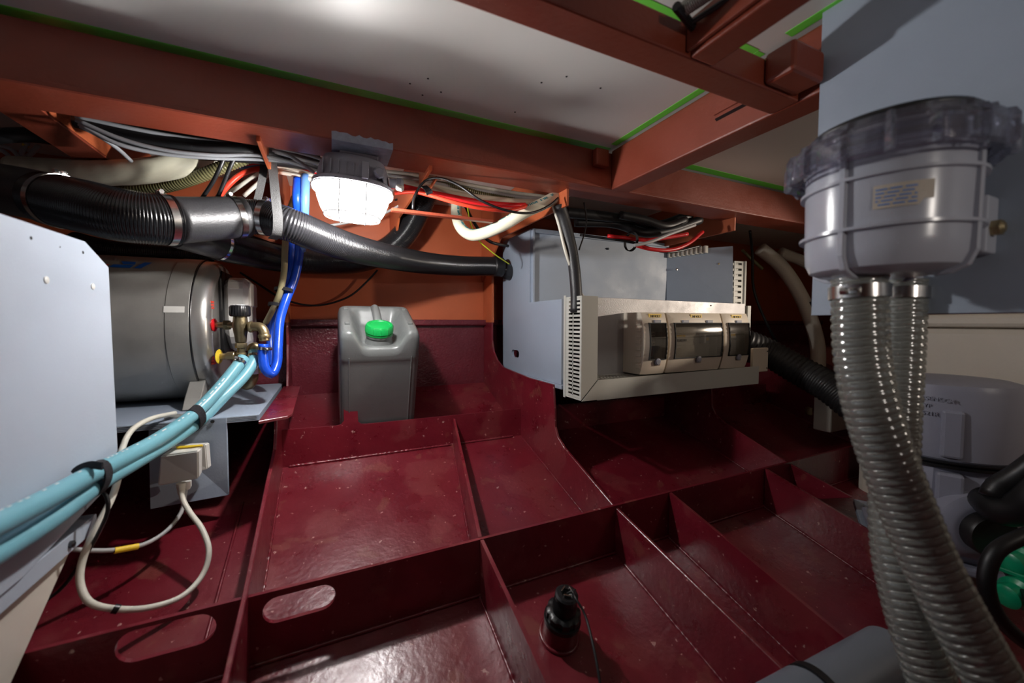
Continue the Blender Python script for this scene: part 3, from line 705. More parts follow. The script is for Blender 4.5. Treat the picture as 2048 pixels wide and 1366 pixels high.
ringstrap('velcro_tie', D(567, 580, 1.18), D(562, 600, 1.18)-D(569, 560, 1.19), .027, .010, .002, M['velcro'], 'upper black tie round blue and braided hoses', .75, cat='cable tie')
ringstrap('velcro_tie', D(555, 611, 1.19), D(550, 630, 1.18)-D(560, 590, 1.19), .030, .010, .002, M['velcro'], 'lower black tie round blue and braided hoses', .75, cat='cable tie')

# ------------------------------------------------------------------ MAIN AIR DUCT
AD = thing('air_duct', 'big black ribbed air duct with steel clamps crossing from left edge to the cabinet', 'duct', tuple(D(400, 440, .9)))
left = Path(P([(-90, 352, .86), (0, 376, .83), (60, 388, .81), (112, 400, .795)]), .01)
sweep('smooth_cuff', left, circ(.051, 32), M['ductmatt'], AD)
o, pr1 = ribbed('ribbed_hose', P([(98, 398, .797), (180, 416, .78), (240, 430, .785), (300, 438, .81), (350, 441, .845)]), .0515, M['duct'], .0037, .0011, AD, 40)
mid = Path(P([(340, 441, .84), (400, 439, .90), (450, 436, .95), (490, 434, .985)]), .01)
sweep('smooth_coupling', mid, circ(.0495, 36), M['ductmatt'], AD)
o, pr2 = ribbed('ribbed_hose', P([(492, 434, .985), (530, 436, 1.0), (580, 450, 1.0), (640, 474, 1.06), (700, 495, 1.15), (760, 510, 1.26), (850, 526, 1.44), (920, 532, 1.55), (985, 533, 1.63), (1003, 534, 1.65)]), .0425, M['duct'], .0046, .0013, AD, 36, rf=lambda s: 1-.10*min(1, s/.7))
cu = Path(P([(985, 533, 1.63), (1003, 534, 1.65)]), .01); sweep('end_cuff', cu, circ(.041, 28), M['rubber'], AD)
for pth, f, r_, in ((pr1, .13, .0530), (pr1, .93, .0528), (mid, .90, .0500), (pr2, .045, .0437)):
    p, t, n = pth.at(f); band('hose_clamp', p, t, r_, .013, .001, M['steel'], AD, True, (0, -.1, 1))
cable('flexible_duct', [(1003, 536, 1.66), (1012, 542, 1.67), (1035, 550, 1.70)], .034, M['duct'], 'short black duct end entering the side of the grey cabinet', 'duct', seg=24)
# Y branch
yb = cyl('branch_cuff', D(352, 462, .94), D(448, 492, 1.06), .040, M['ductmatt'], AD, 32)
p, t = D(440, 490, 1.05), (D(448, 492, 1.06)-D(352, 462, .94)).normalized(); band('hose_clamp', p, t, .0405, .008, .001, M['steel'], AD, False)
BD = thing('branch_duct', 'black ribbed branch duct curving up behind the lamp', 'duct', tuple(D(820, 450, 1.5)))
o, pr3 = ribbed('ribbed_hose', P([(435, 486, 1.06), (500, 502, 1.2), (560, 516, 1.36), (640, 524, 1.47), (710, 522, 1.52), (770, 502, 1.53), (808, 470, 1.53), (832, 430, 1.52), (852, 385, 1.50), (866, 350, 1.49)]), .046, M['duct'], .0050, .0013, BD, 32)
TD = thing('low_duct', 'thin black ribbed duct lying on top of the boiler', 'duct', tuple(D(300, 510, 1.2)))
ribbed('ribbed_hose', P([(150, 485, 1.13), (220, 502, 1.14), (300, 508, 1.17), (380, 512, 1.22), (425, 514, 1.26)]), .030, M['duct'], .0046, .0010, TD, 24)
# hanging straps
strap('hanging_strap', P([(541, 292, 1.00), (546, 340, .985), (552, 400, .945), (556, 440, .935), (554, 468, .945), (545, 478, .97)]), .020, .0018, M['strapg'], None, 'front grey webbing strap looped round the black duct', 'strap')
strap('hanging_strap', P([(528, 300, 1.08), (527, 340, 1.07), (520, 380, 1.07), (515, 400, 1.07)]), .018, .0018, M['strapg'], None, 'rear grey webbing strap behind the looped one above the duct', 'strap')

# ------------------------------------------------------------------ UPPER LEFT HOSES AND CABLES
o, pc = ribbed('suction_hose', P([(30, 338, .97), (120, 343, .97), (200, 346, .97), (290, 342, .98), (360, 330, 1.01), (430, 314, 1.10), (500, 300, 1.18)]), .030, M['cream'], .045, .0003, None, 28)
tag(o, 'thick cream suction hose above the black duct at left', 'hose')
o, _ = ribbed('spiral_hose', P([(205, 388, 1.04), (270, 381, 1.04), (330, 373, 1.04), (400, 352, 1.03), (450, 332, 1.03), (500, 314, 1.04), (535, 308, 1.06)]), .0155, M['olive'], .0075, .0012, None, 18)
tag(o, 'olive transparent spiral hose rising under the cream suction hose', 'hose')
cable('black_hose', [(-40, 278, .90), (0, 272, .90), (60, 270, .93), (120, 280, .98), (160, 294, 1.04), (205, 330, 1.15)], .0165, M['rubber'], 'black braided rubber hose at the top left edge', 'hose', seg=18)
strap('velcro_tie', P([(148, 232, .98), (153, 262, .97), (155, 276, .965), (146, 292, .965), (135, 300, .99)]), .014, .002, M['velcro'], None, 'black velcro tie hanging off the leftmost orange deck frame', 'cable tie')
for l, r_, m_, lab in [
    ([(0, 292, 1.0), (22, 298, 1.0), (38, 314, 1.0), (44, 330, 1.02)], .005, 'graycable', 'short grey cable curling down at the left edge under the black hose'),
    ([(-20, 302, 1.0), (0, 300, 1.0), (14, 308, 1.0), (24, 322, 1.02)], .005, 'graycable', 'lowest short grey cable end at the left edge'),
    ([(56, 284, 1.05), (46, 300, 1.05), (38, 318, 1.06)], .0055, 'graycable', 'short grey cable with a yellow mark near the left edge'),
    ([(78, 290, 1.06), (66, 304, 1.06), (50, 316, 1.08)], .0055, 'graycable', 'short grey cable stub right of the marked one at left')]:
    cable('grey_cable', l, r_, M[m_], lab, seg=10)
for l in ([(20, 324, 1.1), (80, 323, 1.1)],): cable('cable_tray_edge', l, .002, M['graycable'], 'thin grey strip lying above the cream suction hose', 'strip')
ringstrap('cable_marker', D(51, 291, 1.05), D(46, 300, 1.05)-D(56, 284, 1.05), .0057, .006, .0006, M['labely'], 'yellow marker on a grey cable at far left', cat='marker')
cable('vent_pipe', [(10, 255, 1.1), (35, 235, 1.1), (55, 215, 1.12)], .022, M['pvc'], 'dark grey pipe stub in the upper left corner under the girder', 'pipe', seg=16)
# cable loom behind the girder (left of lamp)
loomg = 'grey cables loomed along the underside of the deck at left'
def ycable(name, l, r_, m_, label, cat, group=None, seg=10):
    o = tube(name, [on(x, y, 1, yy) for x, y, yy in l], r_, m_, None, seg, .012); return tag(o, label, cat, group)
for k, l in enumerate([
    [(150, 232, 1.09), (260, 256, 1.10), (360, 274, 1.11), (450, 286, 1.12), (560, 303, 1.14), (640, 330, 1.15)],
    [(152, 240, 1.075), (240, 277, 1.08), (330, 300, 1.085), (430, 310, 1.09), (520, 311, 1.10), (600, 330, 1.12), (640, 345, 1.13)],
    [(158, 248, 1.08), (230, 286, 1.085), (320, 307, 1.10), (430, 316, 1.11), (520, 319, 1.12), (610, 326, 1.15)],
    [(160, 252, 1.10), (205, 276, 1.12), (236, 298, 1.15), (262, 322, 1.2)],
    [(545, 300, 1.08), (580, 312, 1.08), (610, 332, 1.08), (628, 345, 1.09)],
    [(548, 294, 1.09), (590, 303, 1.10), (630, 314, 1.12), (660, 325, 1.16)],
    [(550, 304, 1.10), (600, 318, 1.12), (640, 328, 1.15)]]):
    ycable('grey_cable', l, .0042, M['loomcable'], ['highest grey cable close under the girder flange left of the straps', 'grey cable sagging lowest along the black cables at left', 'grey cable just above the cream suction hose at left', 'short grey cable curving down behind the leftmost orange deck rib', 'grey cable crossing downward from the front strap to the lamp', 'upper grey cable between the front strap and the lamp', 'middle grey cable between the front strap and the lamp'][k], 'cable')
for k, l in enumerate([[(150, 240, 1.12), (260, 268, 1.12), (380, 290, 1.12), (520, 304, 1.14), (640, 330, 1.2)], [(165, 245, 1.16), (260, 280, 1.15), (380, 303, 1.15), (540, 316, 1.17)], [(140, 225, 1.18), (280, 262, 1.18), (420, 284, 1.2), (620, 322, 1.22)],
    [(130, 215, 1.24), (280, 255, 1.24), (420, 280, 1.26), (640, 318, 1.28)], [(150, 238, 1.22), (260, 275, 1.22), (400, 300, 1.24), (640, 332, 1.28)]]):
    ycable('black_cable', l, .0155, M['rubber'], 'thick black cable in the loom under the deck left of the lamp', 'cable', 'thick black cables in the left loom', 12)
cable('black_cable', [(470, 280, .91), (455, 300, .92), (440, 335, .92), (425, 365, .93), (405, 395, .94)], .0045, M['rubber'], 'thin black cable dropping from the girder, left one of two', 'cable')
cable('black_cable', [(494, 284, .92), (478, 300, .93), (462, 330, .93), (450, 360, .94), (436, 394, .95)], .0045, M['rubber'], 'thin black cable dropping from the girder, right one of two', 'cable')
cable('red_hose', [(434, 398, 1.08), (455, 372, 1.08), (480, 350, 1.09), (505, 340, 1.1), (530, 336, 1.12)], .0075, M['redor'], 'orange-red hose rising behind the smooth duct coupling', 'hose', seg=14)
cable('red_cable', [(430, 345, 1.13), (470, 333, 1.12), (510, 326, 1.12), (550, 325, 1.12), (590, 330, 1.12), (640, 345, 1.12), (740, 372, 1.13), (800, 372, 1.13)], .0080, M['red'], 'thick red cable passing behind the hanging straps toward the lamp', 'cable', seg=12)
cable('blue_cable', [(435, 342, 1.11), (470, 337, 1.1), (520, 332, 1.11)], .0035, M['bluel'], 'thin blue cable under the red one at left', 'cable')
cable('cream_hose', [(460, 322, 1.15), (510, 312, 1.15), (560, 316, 1.15), (610, 326, 1.15), (680, 345, 1.16), (790, 358, 1.18)], .010, M['cream'], 'cream hose above the red cable between strap and lamp', 'hose', seg=14)
for k, l in enumerate([[(445, 395, 1.13), (480, 372, 1.13), (510, 352, 1.13), (545, 335, 1.12), (580, 338, 1.11), (625, 352, 1.1)], [(488, 392, 1.12), (515, 368, 1.12), (540, 348, 1.12), (570, 342, 1.11), (620, 360, 1.10)], [(560, 345, 1.1), (600, 352, 1.1), (640, 362, 1.1)]]):
    cable('cream_cable', l, .0058, M['creamcable'], ['upper cream cable rising behind the duct clamps to the lamp', 'lower cream cable rising behind the duct clamps to the lamp', 'short cream cable over the tops of the blue hoses'][k], 'cable', seg=10)
for p_ in ((601, 320), (625, 327)):
    ringstrap('cable_marker', D(p_[0], p_[1], 1.085), D(p_[0]+10, p_[1]+4, 1.085)-D(p_[0], p_[1], 1.085), .006, .012, .003, M['labely'], 'yellow cable marker left of the lamp, ' + ('nearer the strap' if p_[0] == 601 else 'nearer the lamp'), cat='marker')

# ------------------------------------------------------------------ CABLES RIGHT OF LAMP
loomr = 'grey cables fanned along the girder right of the lamp'
for k in range(9):
    o_ = k*2.7; dd = 1.09+.012*(k % 3); wb = [0, 4, -3, 3, -2, 5, 0, -4, 2][k]
    cable('grey_cable', [(770, 343+o_*.9, dd), (830, 350+o_*.9+wb*.4, dd+.01), (890, 360+o_+wb, dd+.03), (960, 374+o_*1.1-wb*.5, dd+.06), (1030, 386+o_*.9, dd+.10), (1090, 394+o_*.5, dd+.13), (1112, 401+o_*.2, dd+.15)], .0060, M['graycable' if k % 2 else 'creamcable'],
          ('grey' if k % 2 else 'cream')+' cable in the fan along the girder right of the lamp', 'cable', loomr if k % 2 else 'cream cables fanned along the girder right of the lamp', seg=10)
o, _ = ribbed('spiral_hose', P([(860, 366, 1.12), (920, 376, 1.13), (960, 388, 1.15), (1010, 397, 1.18), (1060, 402, 1.22)]), .008, M['olive'], .006, .001, None, 12); tag(o, 'thin dark spiral hose among the pale cables right of the lamp', 'hose')
cable('cream_hose', [(800, 362, 1.10), (850, 370, 1.11), (900, 386, 1.12), (960, 395, 1.14), (1040, 404, 1.18), (1070, 406, 1.2)], .0085, M['cream'], 'cream hose over the red cable right of the lamp', 'hose', seg=14)
cable('red_cable', [(798, 372, 1.07), (850, 384, 1.08), (900, 394, 1.09), (960, 405, 1.11), (1020, 411, 1.14), (1050, 411, 1.17)], .0085, M['red'], 'thick red cable right of the lamp', 'cable', seg=12)
cable('red_hose', [(790, 386, 1.055), (830, 384, 1.055), (865, 392, 1.055), (910, 405, 1.06), (960, 416, 1.08), (1020, 421, 1.12), (1060, 410, 1.18)], .0055, M['redor'], 'orange-red hose sagging lowest below the red cable right of the lamp', 'hose', seg=12)
box('cable_tray', (.16, 1.12, 1.306), (.46, 1.14, 1.314), M['primer'], None, .001, None)
tag(bpy.data.objects['cable_tray'], 'orange flat bar under the red cables right of the lamp', 'bracket')
cable('black_cable', [(826, 418, 1.05), (828, 395, 1.05), (850, 362, 1.04), (880, 356, 1.03), (920, 372, 1.03), (960, 400, 1.03), (1010, 420, 1.05), (1060, 426, 1.09), (1100, 410, 1.14), (1116, 396, 1.16)], .0034, M['rubber'], 'thin black cable looping over the red cables below the girder', 'cable')
strap('velcro_tie', P([(848, 372, 1.04), (856, 380, 1.035), (860, 388, 1.04)]), .018, .002, M['velcro'], None, 'black tie holding the red cables right of the lamp', 'cable tie')
cable('orange_rod', [(874, 354, 1.06), (852, 390, 1.05)], .004, M['orange'], 'short orange rod behind the black tie right of the lamp', 'rod')
# cream U hose
cu_ = Path(P([(914, 398, 1.35), (913, 430, 1.34), (922, 456, 1.32), (942, 470, 1.29), (970, 466, 1.25), (1010, 448, 1.21), (1050, 424, 1.18), (1085, 408, 1.19), (1115, 392, 1.22), (1140, 380, 1.26)]), .005)
U = thing('cream_u_hose', 'cream hose with a teal printed line hanging in a loop under the girder', 'hose', tuple(D(942, 470, 1.29)))
sweep('hose_wall', cu_, circ(.0185, 24), M['cream'], U)
bm = bmesh.new(); rnd = random.Random(11)
for k in range(90):
    f = .06+.78*k/90
    if rnd.random() < .2: continue
    p, t, n = cu_.at(f); s = (Vector((.1, -.8, .75))-t*t.dot(Vector((.1, -.8, .75)))).normalized()
    addbox(bm, (-.0035, -.0014, -.0004), (.0035, .0014, .0005), 0, frame_to(p+s*.0185, s, t) @ Matrix.Rotation(rnd.uniform(-.5, .5), 4, 'Z'))
o = fin('printed_lettering', bm, M['teal'], U); o['kind'] = 'stuff'
cable('earth_wire', [(935, 415, 1.35), (942, 450, 1.36), (955, 478, 1.36), (985, 505, 1.4), (1018, 528, 1.5)], .0022, M['yg'], 'thin yellow-green earth wire running to the grey cabinet', 'wire')
cable('black_cable', [(930, 410, 1.4), (945, 440, 1.4), (975, 480, 1.42), (1016, 492, 1.5)], .006, M['rubber'], 'black cable entering the top of the grey cabinet side', 'cable')
cable('thin_black_cable', [(480, 545, 1.40), (520, 570, 1.43), (560, 595, 1.46), (610, 610, 1.5), (650, 609, 1.53), (700, 592, 1.56), (735, 562, 1.58), (755, 540, 1.58)], .0038, M['rubber'], 'thin black cable drooping across the hull side above the jerrycan', 'cable')
cable('thin_black_cable', [(790, 400, 1.45), (835, 392, 1.4)], .004, M['rubber'], 'short black cable behind the lamp by the branch duct', 'cable')
cable('thin_grey_cable', [(655, 452, 1.3), (700, 444, 1.35), (760, 430, 1.4), (815, 402, 1.45)], .0045, M['graycable'], 'thin grey cable seen just below the lamp globe', 'cable')
cable('black_cable', [(795, 452, 1.55), (805, 425, 1.52), (815, 395, 1.5)], .0035, M['rubber'], 'thin black cable left of the rising branch duct', 'cable')

# ------------------------------------------------------------------ SOCKET PANEL + CABLES
sp = thing('socket_panel', 'small grey panel hanging under the shelf with a white weatherproof socket', 'panel', tuple(D(375, 930, .91)))
q = [D(297, 850, .895), D(452, 836, .945), D(456, 990, .955), D(301, 1018, .885)]
nv = (q[1]-q[0]).cross(q[3]-q[0]).normalized()
bm = bmesh.new(); v0 = [bm.verts.new(c_) for c_ in q]; f0 = bm.faces.new(v0); r_ = bmesh.ops.extrude_face_region(bm, geom=[f0])
bmesh.ops.translate(bm, verts=[g for g in r_['geom'] if isinstance(g, bmesh.types.BMVert)], vec=nv*.009 if nv.y > 0 else -nv*.009)
fin('board', bm, M['greypaint'], sp)
for px, py in [(314, 853), (425, 843)]: lathe('screw_head', [(.0042, 0), (.0042, .001), (.002, .0018)], M['darksteel'], sp, 12, frame_to(D(px, py, .905 if px < 400 else .935), (0, -1, 0)))
qq = [D(322, 906, .875), D(413, 893, .905), D(416, 940, .905), D(316, 970, .865)]
# socket: back box + flap
sk = thing('power_socket', 'white flush socket with its hinged cover half raised by a plug', 'socket', tuple(D(365, 935, .88)))
def quadbox(name, front, depth, m, parent, bev=.002, back=None):
    bm = bmesh.new(); n_ = (front[1]-front[0]).cross(front[3]-front[0]).normalized()
    if n_.y < 0: n_ = -n_
    bk = back or [c_+n_*depth for c_ in front]
    a_ = [bm.verts.new(c_) for c_ in front]; b_ = [bm.verts.new(c_) for c_ in bk]
    bm.faces.new(a_); bm.faces.new(b_[::-1])
    for i in range(4): bm.faces.new((a_[i], a_[(i+1) % 4], b_[(i+1) % 4], b_[i]))
    if bev: bmesh.ops.recalc_face_normals(bm, faces=bm.faces); bmesh.ops.bevel(bm, geom=bm.edges[:], offset=bev, segments=2, affect='EDGES')
    return fin(name, bm, m, parent)
quadbox('back_box', [D(342, 893, .885), D(411, 889, .905), D(415, 938, .91), D(345, 962, .885)], .022, M['white'], sk)
quadbox('cover_flap', [D(320, 912, .835), D(397, 901, .850), D(398, 957, .862), D(315, 973, .842)], .02, M['white'], sk, .003, back=[D(343, 896, .875), D(405, 892, .89), D(404, 946, .895), D(326, 960, .875)])
quadbox('yellow_label', [D(352, 892.5, .868), D(404, 888.5, .882), D(404, 891, .880), D(352, 896, .866)], .006, M['labely'], sk, 0)
lathe('cable_gland', [(.010, 0), (.010, .012), (.007, .018)], M['white'], sk, 16, frame_to(D(372, 963, .89), (0, 0, -1)))
lathe('plug_sleeve', [(.0085, 0), (.008, .004), (.0085, .006), (.0075, .010), (.0078, .012), (.0065, .016), (.007, .018), (.006, .024)], M['creamcable'], sk, 16, frame_to(D(362, 966, .855), (0, 0, -1)))
cable('appliance_cable', [(350, 826, .93), (300, 838, .86), (262, 862, .80), (244, 900, .76), (238, 950, .73), (222, 1000, .70), (190, 1060, .67), (165, 1120, .655), (160, 1165, .645), (180, 1205, .64), (230, 1218, .66), (300, 1215, .70), (365, 1192, .74), (405, 1150, .78), (418, 1105, .80), (405, 1060, .82), (380, 1025, .84), (366, 1000, .85), (362, 980, .855)], .0052, M['creamcable'], 'cream flex looping from the boiler down to the bilge and up to the socket', 'cable', seg=12, step=.008)
cable('supply_cable', [(100, 1092, .69), (160, 1100, .71), (230, 1100, .75), (290, 1088, .79), (335, 1060, .83), (362, 1025, .86), (371, 980, .885)], .0042, M['graycable'], 'grey supply cable sagging behind the cream flex under the socket', 'cable', seg=10)
ringstrap('cable_marker', D(253, 1097, .763), D(280, 1091, .78)-D(230, 1100, .75), .0045, .035, .0012, M['labely'], 'yellow wrap marker on the grey supply cable', cat='marker')
ringstrap('cable_tie', D(232, 1218, .655), D(250, 1219, .66)-D(215, 1214, .65), .0055, .008, .0015, M['black'], 'small black cable tie at the bottom of the cream flex loop', cat='cable tie')
cable('black_wire', [(180, 965, .66), (212, 990, .66), (216, 1020, .66), (200, 1060, .66), (165, 1120, .67), (120, 1180, .66), (70, 1215, .64), (30, 1240, .62)], .0030, M['rubber'], 'thin black wire hanging from the velcro tie down into the bilge', 'wire')

# ------------------------------------------------------------------ ELECTRICAL CABINET (grey board box)
EC = thing('electrical_cabinet', 'grey painted board cabinet hung on the hull side behind the switch boxes', 'cabinet', (1.2, 1.4, .78))
slot = stadium((1.462, .868), (1.505, .868), .016)
prism('side_panel', [[(1.12, .79), (1.61, .79), (1.61, 1.36), (1.352, 1.36), (1.352, 1.078), (1.12, 1.078)], slot], 0, .707, .719, M['greypaint'], EC, 0)
prism('bottom_board', [[(1.10, .776), (1.70, .776), (1.70, .7895), (1.10, .7895)]], 0, .695, 1.62, M['greypaint'], EC, .001)
box('back_panel', (.719, 1.352, .79), (1.425, 1.362, 1.358), M['greypaint'], EC, .001)
box('edge_trim', (.714, 1.338, 1.07), (.722, 1.353, 1.362), M['greypaint'], EC, .001)
box('edge_trim', (.7142, 1.12, 1.066), (.7222, 1.353, 1.0785), M['greypaint'], EC, .001)
box('top_edge', (.719, 1.34, 1.346), (1.425, 1.353, 1.362), M['greypaint'], EC, .001)
tp = [D(1333, 502, 1.815), D(1466, 492, 1.735), D(1466, 612, 1.73), D(1333, 612, 1.815)]
quadbox('door_panel', tp, .012, M['greypaint'], EC, .001)
for px, py, dd in [(1213, 498, 1.66), (1300, 516, 1.66)]: pass
c = on(1215, 498, 1, 1.352); lathe('cup_hook', [(.003, 0), (.005, .004), (.002, .01)], M['darksteel'], EC, 10, frame_to(c, (0, -1, 0)))
for px, py, m_ in [(1438, 528, 'brass'), (1353, 539, 'steel')]:
    c = D(px, py, 1.752 if px > 1400 else 1.797); lathe('screw_head', [(.0055, 0), (.0055, .002), (.003, .003)], M[m_], EC, 12, frame_to(c, (-.3, -1, 0)))
# terminal strip poking out above
for k in range(9):
    c = D(1340+9*k, 511-1.2*k, 1.80-.006*k); box('terminal_block', (c.x-.009, c.y-.004, c.z-.01), (c.x+.009, c.y+.006, c.z+.022), M['trunk'], EC, .001)
box('terminal_cover', (1.49, 1.30, 1.30), (1.56, 1.315, 1.345), M['teal'], EC)

# steel mounting plate
MP = tag(prism('mounting_plate', [[(.79, .80), (1.60, .80), (1.60, 1.079), (.79, 1.086)]], 1, 1.088, 1.094, M['platesteel'], None, .0008), 'grey steel plate behind the three switch boxes', 'plate')
box('plate_sticker', (.812, 1.0865, 1.062), (.845, 1.088, 1.081), M['white'], MP).matrix_parent_inverse = Matrix.Identity(4)
c = on(1422, 611, 1, 1.087); lathe('drill_hole', [(.003, 0), (.003, .0008)], M['dark'], MP, 10, frame_to(c, (0, -1, 0))).matrix_parent_inverse = Matrix.Identity(4)

# slotted trunking: vertical left run
def slotted(t, lo, hi, axis, depth_axis, n, m, side):
    pass
VT = thing('cable_trunking', 'upright slotted cable trunking at the left end of the steel plate', 'cable trunking', (.73, 1.04, .757))
x0, x1, y0, y1, z0, z1 = .700, .762, .995, 1.088, .757, 1.082
box('back', (x0, y1-.003, z0), (x1, y1, z1), M['trunk'], VT)
prism('lid', [[(x0, z0), (x1, z0+.062), (x1, z1), (x0, z1)]], 1, y0, y0+.003, M['trunk'], VT, .0006)
n = 24
bm = bmesh.new()                           # slotted wall: fingers between the slots
addbox(bm, (x0, y0+.003, z0), (x0+.002, y0+.009, z1)); addbox(bm, (x0, y1-.022, z0), (x0+.002, y1-.003, z1))
pz = (z1-z0-.02)/n
for k in range(n+1):
    zc = z0+.010+k*pz
    addbox(bm, (x0, y0+.009, zc-pz*.26), (x0+.002, y1-.022, zc+pz*.26))
    addbox(bm, (x0, y0+.045, zc), (x0+.002, y0+.049, zc+pz))
for zc in (z0, z1): addbox(bm, (x0, y0+.009, zc-.006 if zc == z1 else zc), (x0+.002, y1-.022, zc if zc == z1 else zc+.006))
fin('slotted_side', bm, M['trunk'], VT)
box('slot_shade_sheet', (x0+.02, y0+.005, z0+.01), (x0+.024, y1-.004, z1-.03), M['dark'], VT)  # dark sheet added to stand for the shade behind the slots
box('corner_strip', (x0-.002, y1-.006, z0-.004), (x0+.0, y1+.006, z1+.006), M['trunk'], VT, .0005)
HT = thing('cable_trunking', 'horizontal slotted cable trunking below the three switch boxes', 'cable trunking', (1.2, 1.04, .76))
prism('lid', [[(x0+.002, z0-.002), (1.560, z0-.004), (1.560, z0+.068), (x1+.002, z0+.061)]], 1, y0-.001, y0+.002, M['trunk'], HT, .0006)
box('back', (x1, y1-.004, z0), (1.555, y1-.001, z0+.062), M['trunk'], HT)
bm = bmesh.new(); nn_ = 58; px_ = (1.55-x1)/nn_
for k in range(nn_): addbox(bm, (x1+k*px_, y0+.006, z0+.058), (x1+k*px_+px_*.5, y1-.008, z0+.060))
addbox(bm, (x1, y0+.002, z0+.058), (1.555, y0+.010, z0+.060)); addbox(bm, (x1, y1-.012, z0+.058), (1.555, y1-.004, z0+.060)); addbox(bm, (x1, y0+.042, z0+.058), (1.555, y0+.050, z0+.060))
o = fin('slotted_top', bm, M['trunk'], HT)
box('bottom', (x1, y0, z0-.004), (1.555, y1, z0-.001), M['trunk'], HT)
# right hand trunking behind door + lower
RT = thing('cable_trunking', 'tall slotted trunking behind the right edge of the cabinet door', 'cable trunking', tuple(D(1485, 570, 1.76)))
def slotpanel(name, pa, pb, zt, zb, n, parent, m='trunk', w_=.3):
    """vertical slotted face between plan points pa and pb"""
    bm = bmesh.new(); d = (pb-pa); d.z = 0; L_ = d.length; X = frame_to(pa, Vector((0, 0, 1)).cross(d))
    Xm = Matrix.Translation((pa.x, pa.y, 0)) @ Matrix.Rotation(math.atan2(d.y, d.x), 4, 'Z')
    addbox(bm, (0, 0, zb), (L_*.12, .003, zt), 0, Xm); addbox(bm, (L_*.78, 0, zb), (L_, .003, zt), 0, Xm)
    s_ = (zt-zb)/n
    for k in range(n+1): addbox(bm, (L_*.12, 0, max(zb, zb+k*s_-s_*w_)), (L_*.78, .003, min(zt, zb+k*s_+s_*w_)), 0, Xm)
    addbox(bm, (0, .01, zb), (L_, .03, zt), 0, Xm)
    fin(name, bm, M[m], parent)
pa_, pb_ = D(1468, 570, 1.745), D(1487, 570, 1.76)
slotpanel('slotted_side', pa_, pb_, 1+(645-523)/780*1.75, 1+(645-612)/780*1.75, 8, RT)
bx_ = D(1489, 570, 1.76); box('lid_edge', (bx_.x-.004, bx_.y-.004, 1.07), (bx_.x+.006, bx_.y+.05, 1.275), M['trunk'], RT, .001)
RT2 = thing('cable_trunking', 'short slotted trunking above the rightmost switch box', 'cable trunking', tuple(D(1485, 630, 1.70)))
slotpanel('slotted_side', D(1466, 630, 1.66), D(1492, 630, 1.70), 1+(645-612)/780*1.66, .99, 4, RT2, w_=.25)
bx_ = D(1497, 630, 1.70); box('lid_edge', (bx_.x-.012, bx_.y-.004, .86), (bx_.x+.010, bx_.y+.04, 1.072), M['trunk'], RT2, .001)
jb_ = box('junction_plate', (1.562, 1.02, .795), (1.66, 1.034, .895), M['beige'], None, .004)
tag(jb_, 'small beige blank cover plate at the right end of the horizontal trunking', 'cover plate')
for zz in (.81, .88): lathe('screw_head', [(.003, 0), (.003, .001)], M['darksteel'], jb_, 8, frame_to((1.65, 1.0195, zz), (0, -1, 0))).matrix_parent_inverse = Matrix.Identity(4)

